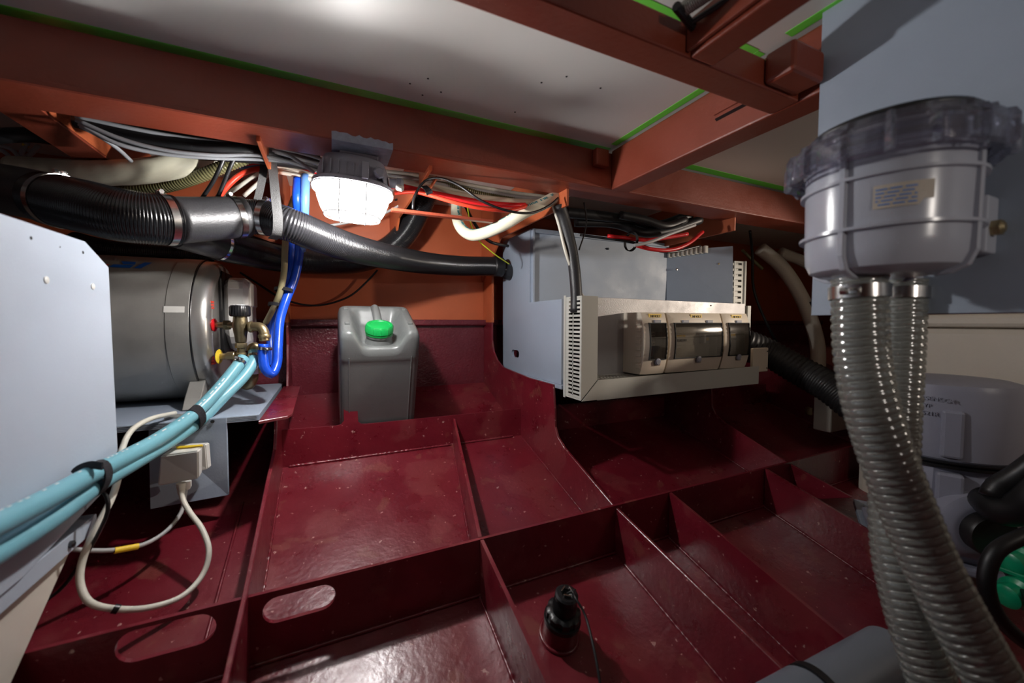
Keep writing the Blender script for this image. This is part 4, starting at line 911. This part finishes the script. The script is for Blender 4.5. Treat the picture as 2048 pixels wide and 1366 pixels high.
# switch boxes
def switchbox(x0, x1, label, kind):
    t = thing('switch_box', label, 'fuse box', (x0, 1.05, .822), 'switch boxes on the steel plate')
    zb, zt = .824, 1.034; yb = 1.088; yf = 1.0
    def yfz(z): u_ = (z-zb)/(zt-zb); return yf-.020*math.sin(PI*min(max(u_, 0), 1))**.8
    wx0, wx1 = x0+.022, x1-.014; wz0, wz1 = zb+.052, zt-.038
    # bulged shell with window opening: profile extruded, front built as ring of strips
    bm = bmesh.new(); n = 20
    zs = [zb+(zt-zb)*i/n for i in range(n+1)]
    zs = sorted(set(zs+[wz0, wz1])); xs = [x0, wx0, wx1, x1]
    V = {}
    for i, x in enumerate(xs):
        for j, z in enumerate(zs):
            V[i, j] = bm.verts.new((x, yfz(z)+(.006 if i in (0, 3) else 0), z))
    for i in range(3):
        for j in range(len(zs)-1):
            if i == 1 and wz0-1e-6 <= zs[j] and zs[j+1] <= wz1+1e-6: continue
            bm.faces.new((V[i, j], V[i+1, j], V[i+1, j+1], V[i, j+1]))
    bk = {}
    for i in (0, 3):
        for j, z in enumerate(zs): bk[i, j] = bm.verts.new((xs[i], yb, z))
        for j in range(len(zs)-1): bm.faces.new((V[i, j], V[i, j+1], bk[i, j+1], bk[i, j]))
    for j in (0, len(zs)-1): bm.faces.new([V[i, j] for i in range(4)]+[bk[3, j], bk[0, j]])
    fin('shell', bm, M['beige'], t, autosmooth=True)
    box('back_tray', (wx0-.002, 1.035, wz0-.01), (wx1+.002, 1.04, wz1+.01), M['breaker'] if kind else M['lampbody'], t)
    for xx in (wx0-.002, wx1): box('window_side', (xx, yf+.0, wz0), (xx+.002, 1.036, wz1), M['trunk'], t)
    # smoked window, curved
    bm = bmesh.new(); pv = None
    for j in range(11):
        z = wz0-.001+(wz1-wz0+.002)*j/10; y = yfz(z)-.003
        cv = [bm.verts.new(c_) for c_ in ((wx0-.002, y, z), (wx1+.002, y, z), (wx1+.002, y+.002, z), (wx0-.002, y+.002, z))]
        if pv:
            for k in range(4): bm.faces.new((pv[k], pv[(k+1) % 4], cv[(k+1) % 4], cv[k]))
        else: bm.faces.new(cv[::-1])
        pv = cv
    bm.faces.new(pv); fin('smoked_window', bm, M['smoke'], t, autosmooth=True)
    bm = bmesh.new()
    for (a_, b_, c_, d_) in ((wx0-.003, wx1+.003, wz0-.003, wz0), (wx0-.003, wx1+.003, wz1, wz1+.003)):
        addbox(bm, (a_, yfz(c_)-.004, c_), (b_, yfz(c_)+.003, d_))
    zz = [wz0+(wz1-wz0)*j/8 for j in range(9)]
    for a_ in (wx0-.003, wx1):
        for j in range(8): addbox(bm, (a_, (yfz(zz[j])+yfz(zz[j+1]))/2-.004, zz[j]), (a_+.003, yfz(zz[j])+.003, zz[j+1]))
    fin('window_gasket', bm, M['dark'], t)
    cx = (x0+x1)/2
    xm = cx+.004
    hs = [xm] if kind != 2 else [x0+.075, x1-.075]
    for hx in hs: box('hinge', (hx-.014, yfz(wz1)-.004, wz1+.001), (hx+.014, yfz(wz1)+.004, wz1+.012), M['lampbody'], t, .001)
    lathe('latch', [(.004, -.002), (.012, -.002), (.012, .006), (.008, .009)], M['lampbody'], t, 20, frame_to((xm, yfz(wz0-.008), wz0-.008), (0, -1, -.2)))
    prism('latch_tab', [[(xm-.017, wz0-.002), (xm+.017, wz0-.002), (xm+.012, wz0-.022), (xm-.012, wz0-.022)]], 1, yfz(wz0-.01)-.003, yfz(wz0-.01), M['smoke'], t)
    # contents
    zc = wz0+.062
    if kind == 0:
        for zz_, nn in ((zc+.022, 4), (zc-.012, 4)):
            term = box('terminal', (cx-.018, 1.012, zz_-.008), (cx+.02, 1.034, zz_+.008), M['breaker'], t, .001)
            for k in range(nn): box('terminal_screw', (cx-.014+k*.0085, 1.0105, zz_-.003), (cx-.010+k*.0085, 1.0125, zz_+.003), M['dark'], term)
        box('wire_duct', (cx-.01, 1.015, wz0+.008), (cx+.014, 1.034, zc-.024), M['copper'], t, .001)
    else:
        bx0 = wx0+(.012 if kind == 2 else .004); nb = 3 if kind == 2 else 3
        brow = box('breaker_row', (bx0, 1.012, zc-.02), (bx0+.022+.018*nb, 1.034, zc+.022), M['breaker'], t, .001)
        for k in range(nb):
            box('toggle', (bx0+.026+k*.017, 1.004, zc-.006), (bx0+.034+k*.017, 1.013, zc+.002), M['dark'], brow)
            box('breaker_label', (bx0+.022+k*.017, 1.0115, zc+.009), (bx0+.036+k*.017, 1.0125, zc+.017), M['labely'], brow)
        box('main_toggle', (bx0+.003, 1.006, zc-.018), (bx0+.013, 1.013, zc-.002), M['dark'], brow)
        box('test_button', (bx0+.004, 1.009, zc+.008), (bx0+.014, 1.0125, zc+.017), M['lampbody'], brow)
        if kind == 2:
            box('rotary_switch', (wx1-.055, 1.012, zc-.016), (wx1-.025, 1.034, zc+.018), M['lampbody'], t, .001)
            box('breaker_label', (wx1-.045, 1.0105, zc-.006), (wx1-.033, 1.0118, zc+.006), M['labely'], t)
    # yellow voltage label
    lz = zt-.0135; ly = yfz(lz)-.0012
    box('voltage_label', (cx-.028, ly, lz-.0085), (cx+.028, ly+.002, lz+.0085), M['labely'], t)
    text('voltage_text', '240 VOLT', .0115, Matrix.Translation((cx, ly-.0005, lz)) @ Matrix.Rotation(PI/2, 4, 'X'), M['ink'], t, sx=.95)
    # moulded side steps on the left one
    if kind == 0:
        for k in range(8):
            z = zb+.02+k*.021; prism('side_fin', [[(x0-.004, z), (x0, z-.002), (x0, z+.013), (x0-.004, z+.010)]], 1, 1.0, 1.022, M['beige'], t)
    return t
switchbox(.945, 1.052, 'leftmost narrow beige switch box with coloured wiring behind its smoked window', 0)
switchbox(1.060, 1.332, 'wide middle beige switch box with two hinges', 2)
switchbox(1.340, 1.488, 'rightmost small beige switch box with three breakers', 1)
# black conduit down into trunking
cable('black_conduit', [(1118, 408, 1.20), (1128, 440, 1.22), (1143, 500, 1.235), (1150, 550, 1.235), (1153, 600, 1.235), (1152, 625, 1.235)], .0185, M['ductmatt'], 'thick black sleeved cable dropping into the upright trunking', 'cable', seg=20)
cable('cream_cable', [(1106, 412, 1.21), (1118, 450, 1.22), (1130, 500, 1.22), (1140, 530, 1.23), (1152, 560, 1.26)], .005, M['creamcable'], 'pair of cream cables left of the black sleeved cable', 'cable')
cable('cream_cable', [(1110, 412, 1.225), (1124, 455, 1.235), (1136, 500, 1.235), (1148, 560, 1.26), (1166, 592, 1.24)], .0035, M['creamcable'], 'thin cream cable ending in the upright trunking', 'cable')
cable('black_cable', [(1168, 405, 1.3), (1173, 440, 1.3), (1168, 470, 1.28), (1158, 500, 1.27)], .0025, M['rubber'], 'thin black wire beside the black sleeved cable', 'wire')
# cables above the cabinet
for k, (l, r_) in enumerate([([(1130, 425, 1.35), (1200, 432, 1.38), (1260, 440, 1.42), (1310, 452, 1.45), (1380, 430, 1.5)], .018), ([(1150, 445, 1.4), (1230, 448, 1.42), (1290, 466, 1.42), (1340, 460, 1.45), (1400, 440, 1.5)], .016), ([(1240, 430, 1.36), (1290, 440, 1.38), (1330, 452, 1.4), (1370, 440, 1.45)], .014)]):
    cable('black_cable', l, r_, M['rubber'], ['upper', 'lower', 'middle'][k]+' thick black cable bunched above the electrical cabinet', 'cable', seg=12)
cable('red_cable', [(1215, 472, 1.36), (1240, 475, 1.35), (1290, 480, 1.35), (1340, 474, 1.38), (1375, 468, 1.4)], .0068, M['red'], 'upper red cable above the cabinet back', 'cable', seg=12)
cable('red_cable', [(1270, 490, 1.33), (1300, 498, 1.33), (1340, 500, 1.36), (1375, 488, 1.4), (1405, 464, 1.45)], .0068, M['red'], 'lower red cable sagging in front of the cabinet door', 'cable', seg=12)
cable('grey_cable', [(1268, 491, 1.30), (1300, 484, 1.32), (1340, 468, 1.36), (1390, 450, 1.42)], .0055, M['graycable'], 'grey cable crossing over the red cables above the cabinet', 'cable', seg=10)
cable('dark_cable', [(1160, 470, 1.38), (1220, 478, 1.36), (1262, 484, 1.34), (1330, 504, 1.37), (1400, 492, 1.45)], .0045, M['black'], 'dark cable behind the red cables above the cabinet', 'cable')
ringstrap('velcro_tie', D(1262, 483, 1.345), (1, .2, -.1), .024, .012, .002, M['velcro'], 'black tie gathering the red cables above the cabinet', 1.3, cat='cable tie')

# ------------------------------------------------------------------ RIGHT BACKGROUND
o, _ = ribbed('corrugated_duct', P([(1490, 686, 1.80), (1540, 708, 1.78), (1600, 742, 1.70), (1660, 775, 1.60), (1720, 820, 1.5)]), .062, M['ductmatt'], .02, .003, None, 28)
tag(o, 'dark corrugated duct running from behind the switch boxes to the clear hoses', 'duct')
cable('cream_pipe', [(1520, 497, 2.1), (1560, 530, 2.1), (1595, 580, 2.1), (1618, 630, 2.1), (1635, 690, 2.1), (1634, 760, 2.05), (1628, 808, 2.0)], .034, M['creamtank'], 'cream pipe curving down in the dark right of the cabinet', 'pipe', seg=18)
cable('cream_pipe', [(1560, 505, 2.25), (1600, 520, 2.25), (1650, 545, 2.2)], .030, M['creamtank'], 'cream pipe crossing behind the strainer at deck level', 'pipe', seg=16)
ringstrap('velcro_tie', D(1617, 608, 2.1), D(1625, 630, 2.1)-D(1608, 595, 2.1), .036, .03, .002, M['velcro'], 'black tie round the cream pipe near the grey sheet', cat='cable tie')
cable('thin_pipe', [(1484, 500, 1.95), (1505, 520, 1.95), (1525, 538, 1.95)], .008, M['olive'], 'thin olive pipe stub right of the tall trunking', 'pipe')
cable('black_cable', [(1500, 462, 1.8), (1505, 510, 1.9), (1508, 580, 1.9), (1540, 660, 1.9), (1575, 720, 1.95)], .006, M['rubber'], 'black cable hanging in the dark right of the trunking', 'cable')
lp_ = [on(x, y, 1, 1.70) for x, y in ((1560, 560), (1622, 556), (1622, 612), (1562, 616))]
o = quadbox('wooden_pad', lp_, .021, M['orange'], None, .001); tag(o, 'small tan pad on the hull behind the cream pipe', 'pad')
vl = lathe('hose_tail', [(.022, 0), (.024, .01), (.024, .05), (.03, .055), (.03, .09), (.02, .1)], M['brass'], None, 18, frame_to(D(1622, 850, 1.95), (0.02, 0, 1))); tag(vl, 'brass hose tail and shut-off at the foot of the cream pipe', 'pipe fitting')
CT = thing('cream_tank', 'large cream tank with a rimmed lid behind the grey pump', 'tank', (1.8, .3, .3))
box('tank_body', (1.74, -.7, .30), (2.3, .74, .985), M['creamtank'], CT, .02)
box('tank_rim', (1.72, -.72, .985), (2.32, .76, 1.025), M['creamtank'], CT, .012)
o = box('cream_block', (1.96, .93, .52), (2.10, 1.0, .69), M['creamtank'], None, .006); tag(o, 'small cream box between corrugated duct and clear hoses', 'box')

# grey hanging sheet, right foreground
GP = tag(box('grey_hanging_sheet', (.757, -1.0, 1.012), (.769, .395, 1.517), M['greypaint'], None, .0008), 'blue-grey sheet hanging from the deck behind the strainer', 'panel')

# sanitary pump with lid
pcx = D(1890, 760, .98); PX, PY = pcx.x, pcx.y
PU = thing('grey_pump_tank', 'grey plastic pump tank with a round lid and clamp band', 'pump', (PX, PY, .45))
R_ = .127
lathe('lid', [(R_-.004, .680), (R_, .685), (R_+.004, .84), (R_-.002, .855), (R_-.02, .861), (.02, .868)], M['pump'], PU, 72, Matrix.Translation((PX, PY, 0)))
lathe('clamp_band', [(R_-.006, .664), (R_+.008, .666), (R_+.008, .672), (R_-.002, .673), (R_-.002, .676), (R_+.007, .677), (R_+.007, .680), (R_-.006, .681)], M['black'], PU, 72, Matrix.Translation((PX, PY, 0)))
lathe('tank_body', [(R_-.02, .44), (R_-.004, .46), (R_+.006, .62), (R_-.002, .662), (R_-.02, .665)], M['pump'], PU, 8, Matrix.Translation((PX, PY, 0)) @ Matrix.Rotation(math.radians(12), 4, 'Z'))
# vertical ridge on lid and body
dirc = Vector((CAM.x-PX, CAM.y-PY, 0)).normalized(); sd = Vector((-dirc.y, dirc.x, 0))
def pdir(a_): return (dirc*math.cos(a_)+sd*math.sin(a_))
rd = pdir(.12)
for zz0, zz1, wv in ((.69, .80, .018), (.47, .655, .022)):
    Xr = frame_to(Vector((PX, PY, zz0))+rd*(R_-.012), (0, 0, 1), rd)
    box('reinforcing_rib', (-wv, -.014, 0), (wv, .022, zz1-zz0), M['pump'], PU, .006, Xr)
for s_, zz, tx, fac in ((.013, .822, 'WATERSENSOR', -.22), (.012, .805, 'TYP', -.22), (.013, .787, 'M1521R', -.22)):
    d_ = pdir(fac); ps = Vector((PX, PY, zz))+d_*(R_+.0045)
    x_ = Vector((0, 0, 1)).cross(d_).normalized(); Xt = Matrix(((x_.x, 0, d_.x, ps.x), (x_.y, 0, d_.y, ps.y), (x_.z, 1, d_.z, ps.z), (0, 0, 0, 1)))
    text('embossed_text', tx, s_, Xt, M['pump'], PU, .001)
el = pdir(.35)
pe = Vector((PX, PY, .545))+el*(R_-.03)
lathe('inlet_boss', [(.075, 0), (.072, .045), (.058, .06), (.05, .062)], M['pump'], PU, 36, frame_to(pe, el+Vector((.1, -.3, 0))))
lathe('rubber_collar', [(.045, .055), (.046, .085), (.043, .09)], M['rubber'], PU, 28, frame_to(pe, el+Vector((.1, -.3, 0))))
box('base_flange', (PX-.13, PY-.13, .425), (PX+.14, PY+.13, .445), M['pump'], PU, .006, Matrix.Translation((PX, PY, 0)) @ Matrix.Rotation(.5, 4, 'Z') @ Matrix.Translation((-PX, -PY, 0)))
box('base_board', (PX-.06, PY-.2, .405), (PX+.24, PY+.14, .424), M['greypaint'], PU, .002, Matrix.Translation((PX, PY, 0)) @ Matrix.Rotation(.5, 4, 'Z') @ Matrix.Translation((-PX, -PY, 0)))
cyl('support_leg', (PX-.1, PY-.1, FL(PY-.1)), (PX-.1, PY-.1, .406), .02, M['maroon'], PU)
cyl('support_leg', (PX+.12, PY+.1, FL(PY+.1)), (PX+.12, PY+.1, .406), .02, M['maroon'], PU)
cable('drain_hose', [(1975, 1000, .84), (2000, 1020, .80), (2040, 1018, .77), (2085, 985, .74), (2150, 930, .72), (2300, 800, .60)], .030, M['rubber'], 'fat black rubber hose on the grey pump inlet', 'hose', seg=20)
cable('black_hose', [(2300, 980, .66), (2110, 1050, .72), (2040, 1075, .72), (1990, 1105, .72), (1972, 1160, .72), (1985, 1215, .72), (2020, 1260, .72), (2080, 1300, .72), (2250, 1340, .66)], .0125, M['rubber'], 'black hose curling in a big loop at the right edge', 'hose', seg=18)
cable('black_hose', [(1985, 995, .8), (1995, 975, .8), (2030, 955, .78), (2100, 905, .75)], .020, M['rubber'], 'black hose rising to the right edge above the fat rubber one', 'hose', seg=18)
for k, (px, py, dd) in enumerate([(2050, 1120, .80), (2044, 1185, .78)]):
    c = D(px, py, dd); t = thing('ball_valve', ['upper', 'lower'][k]+' green plastic valve inside the black hose loop', 'valve', tuple(c))
    lathe('valve_body', [(.014, -.045), (.022, -.04), (.022, -.018), (.03, -.012), (.03, .012), (.022, .018), (.022, .04), (.014, .045)], M['valvegreen'], t, 24, frame_to(c, (1, -.3, .1)))
    box('valve_handle', (-.006, -.035, .028), (.006, .035, .038), M['valvegreen'], t, .003, Matrix.Translation(c))
    cyl('valve_stem', c, c+Vector((0, 0, .03)), .008, M['valvegreen'], t)
o = box('grey_bar', (-.01, -.14, -.006), (.01, .14, .006), M['darksteel'], None, .002, Matrix.Translation(D(2010, 1130, .85)) @ Matrix.Rotation(-1.1, 4, 'Z')); tag(o, 'dull grey flat bar behind the black hose loop', 'bar')

# grey drain pipe bottom right
DP = thing('drain_pipe', 'grey plastic pipe with a black rubber ring at the bottom edge', 'pipe', tuple(D(1700, 1330, .62)))
p0, p1 = D(1560, 1450, .56), D(1785, 1312, .66)
cyl('pipe', p0-(p1-p0).normalized()*.35, p1, .044, M['pvc'], DP, 40)
dn = (p1-p0).normalized(); ringstrap('rubber_ring', p0+dn*.085, dn, .0442, .012, .004, M['rubber'], parent=DP)
cyl('socket_end', p0, p0+dn*.075, .048, M['pvc'], DP, 40)

# black capped pipe stub in the bay
sl = math.atan(.26); nb_ = Vector((0, -math.sin(sl), math.cos(sl)))
bc = Vector((.405, .645, FL(.645)-.004))
SX = frame_to(bc, nb_)
PS = thing('level_sensor_stub', 'black ribbed sensor cap on a maroon pipe stub in the bilge', 'sensor', tuple(bc))
lathe('pipe_stub', [(.040, 0), (.036, .006), (.0345, .012), (.0345, .048), (.032, .050)], M['maroon'], PS, 40, SX)
lathe('base_ring', [(.0365, .046), (.0365, .054), (.034, .057)], M['black'], PS, 40, SX)
lathe('slotted_collar', [(.034, .056), (.034, .069), (.030, .072), (.022, .073)], M['black'], PS, 64, SX, rmod=lambda a_, z: 1-(.08 if z > .055 and math.cos(8*a_) > .7 else 0))
lathe('sensor_head', [(.0235, .070), (.0235, .090), (.021, .094), (.0205, .102), (.0225, .103), (.0225, .110), (.019, .113), (.010, .113), (.008, .108)], M['black'], PS, 40, SX)
for k in range(3):
    a_ = k*2.1; box('contact_blade', (-.0012, -.007, .108), (.0012, .007, .119), M['steel'], PS, .0003, SX @ Matrix.Rotation(a_, 4, 'Z') @ Matrix.Translation((.009, 0, 0)))
h_ = SX @ Vector((.0, .0, .112))
cable_pts = [h_, h_+Vector((.012, -.005, .006)), D(1150, 1195, .665), D(1168, 1225, .65), D(1185, 1285, .61), D(1200, 1366, .57), D(1206, 1430, .55)]
o = tube('sensor_wire', cable_pts, .0022, M['rubber'], None, 8, .008); tag(o, 'thin black wire running from the sensor cap off the bottom edge', 'wire')
o = tube('paint_splash', [bc+Vector((.037*math.cos(a_), .037*math.sin(a_), .26*.037*math.sin(a_)+.006)) for a_ in [2*PI*i/12 for i in range(12)]], .0045, M['maroon'], PS, 6, .006, closed=True)

# ------------------------------------------------------------------ STRAINER (foreground right)
sx_, sy_ = .641, .256
ST = thing('water_strainer', 'grey cooling water strainer with a clear screw lid', 'strainer', (sx_, sy_, 1.055))
SXm = Matrix.Translation((sx_, sy_, 0))
br = .0795
lathe('bowl', [(br-.035, 1.058), (br-.018, 1.060), (br-.006, 1.066), (br-.001, 1.078), (br, 1.095), (br+.002, 1.205), (br-.004, 1.206)], M['strainer'], ST, 64, SXm)
for z in (1.110, 1.168): lathe('bowl_ring', [(br, z-.0022), (br+.0065, z-.0018), (br+.0065, z+.0018), (br, z+.0022)], M['strainer'], ST, 64, SXm, close=False)
toc = math.atan2(-sy_, -sx_)
for k in range(4):
    a_ = toc+math.radians(-26)+k*PI/2
    pr_ = [(br-.03, 1.0535), (br-.016, 1.0555), (br-.001, 1.063), (br+.0055, 1.080), (br+.006, 1.205), (br, 1.205), (br-.002, 1.08), (br-.02, 1.06)]
    prism('bowl_rib', [pr_], 1, -.0035, .0035, M['strainer'], ST, .001, SXm @ Matrix.Rotation(a_, 4, 'Z'))
# sticker, bent to the bowl
bm = bmesh.new(); rows = []
for i in range(13):
    a_ = toc-.12+.62*i/12; rows.append([bm.verts.new((sx_+(br+.0016)*math.cos(a_), sy_+(br+.0016)*math.sin(a_), z)) for z in (1.128+(.006 if i > 9 else 0), 1.154)])
for i in range(12): bm.faces.new((rows[i][0], rows[i+1][0], rows[i+1][1], rows[i][1]))
fin('sticker', bm, M['paperl'], ST)
bm = bmesh.new()
for k_ in range(5):
    zz = 1.132+k_*.0042
    for i_ in range(14):
        if (i_*7+k_*3) % 5 == 0: continue
        a_ = toc-.08+.42*i_/14; addbox(bm, (-.0011, -.0008, -.0002), (.0011, .0008, .0002), 0, frame_to((sx_+(br+.0019)*math.cos(a_), sy_+(br+.0019)*math.sin(a_), zz), (math.cos(a_), math.sin(a_), 0)))
o = fin('faded_print', bm, M['bluel'], ST); o['kind'] = 'stuff'
# clear lid
def lidmod(a_, z): return 1+(.05 if math.cos(16*a_) > .88 else 0)
lathe('clear_lid', [(br+.006, 1.186), (.098, 1.184), (.1015, 1.188), (.1015, 1.214), (.098, 1.221), (.088, 1.224), (.086, 1.232), (.02, 1.236), (.02, 1.230), (.082, 1.226), (.088, 1.218), (.094, 1.212), (.095, 1.192), (br+.006, 1.190)], M['clear'], ST, 140, SXm, rmod=lambda a_, z: lidmod(a_, z), close=False)
for z in (1.192, 1.200, 1.216): lathe('lid_thread', [(.090, z-.0015), (.0935, z), (.090, z+.0015)], M['clear'], ST, 64, SXm, close=False)
lathe('lid_top_ring', [(.060, 1.233), (.082, 1.227), (.083, 1.235), (.078, 1.240), (.060, 1.240)], M['rubber'], ST, 64, SXm, close=False)
lathe('lid_grip', [(.02, 1.236), (.034, 1.237), (.034, 1.250), (.026, 1.256), (.004, 1.257)], M['smokegrip'], ST, 40, SXm)
lathe('gasket', [(.086, 1.205), (.090, 1.205), (.090, 1.209), (.086, 1.209)], M['rubber'], ST, 64, SXm, close=False)
box('mounting_bracket', (.722, .19, 1.085), (.757, .215, 1.155), M['strainer'], ST, .003)
lathe('bracket_bolt', [(.010, 0), (.010, .008), (.005, .011)], M['brass'], ST, 6, frame_to((.738, .19, 1.115), (0, -1, 0)))
for k in range(10):
    a_ = toc+1.5+k*.18; 
# hose tails
cyl('hose_tail', D(1718, 545, .50), D(1718, 588, .50), .024, M['strainer'], ST)
cyl('hose_tail', D(1806, 555, .565), D(1806, 592, .565), .021, M['strainer'], ST)
def clearhose(label, pts, r, pitch, clampf):
    pts = ext(pts, .16, (.02, -.10, .02)); clampf *= .8
    t = thing('clear_spiral_hose', label, 'hose', tuple(pts[3]))
    _, pa = ribbed('hose_wall', pts, r, M['hoseclear'], pitch, .0009, t, 28)
    sweep('hose_core', pa, circ(r*.82, 20), M['hosecore'], t, cap=False)
    pa2 = Path(pts, .0015); hp = []; s = 0; nt = int(pa2.len/pitch)*10
    for i in range(nt+1):
        f = i/nt; p, tt, n = pa2.at(f); b = tt.cross(n); an = 2*PI*i/10; hp.append(p+(n*math.cos(an)+b*math.sin(an))*(r*.985))
    # helix as fast polyline tube
    class Q: pass
    q_ = Q(); q_.p = hp; q_.m = nt; q_.len = 1
    q_.t = [(hp[min(i+1, nt)]-hp[max(i-1, 0)]).normalized() for i in range(nt+1)]
    q_.n = []
    for i in range(nt+1):
        p, tt, n = pa2.at(i/nt); v_ = (hp[i]-p); v_ -= q_.t[i]*v_.dot(q_.t[i]); q_.n.append(v_.normalized())
    sweep('spiral_reinforcement', q_, circ(r*.045, 6), M['hosewire'], t)
    p, tt, n = pa.at(clampf); band('hose_clamp', p, tt, r*1.06, .016, .001, M['steel'], t, True, (-1, -.2, 0) if clampf < .06 and pts[0].x < .65 else (1, -.4, 0))
    return t
clearhose('clear spiral hose in front, sweeping from strainer to the bottom right corner', P([(1718, 556, .50), (1719, 620, .50), (1722, 700, .50), (1738, 800, .495), (1768, 900, .49), (1806, 1000, .485), (1856, 1120, .475), (1918, 1240, .46), (1990, 1366, .445), (2040, 1450, .43)]), .0285, .0105, .03)
clearhose('clear spiral hose behind, crossing to the left of its twin lower down', P([(1806, 562, .565), (1803, 640, .565), (1798, 740, .565), (1792, 850, .56), (1788, 950, .555), (1786, 1040, .545), (1795, 1130, .535), (1822, 1240, .52), (1864, 1366, .505), (1895, 1450, .49)]), .0265, .0105, .03)
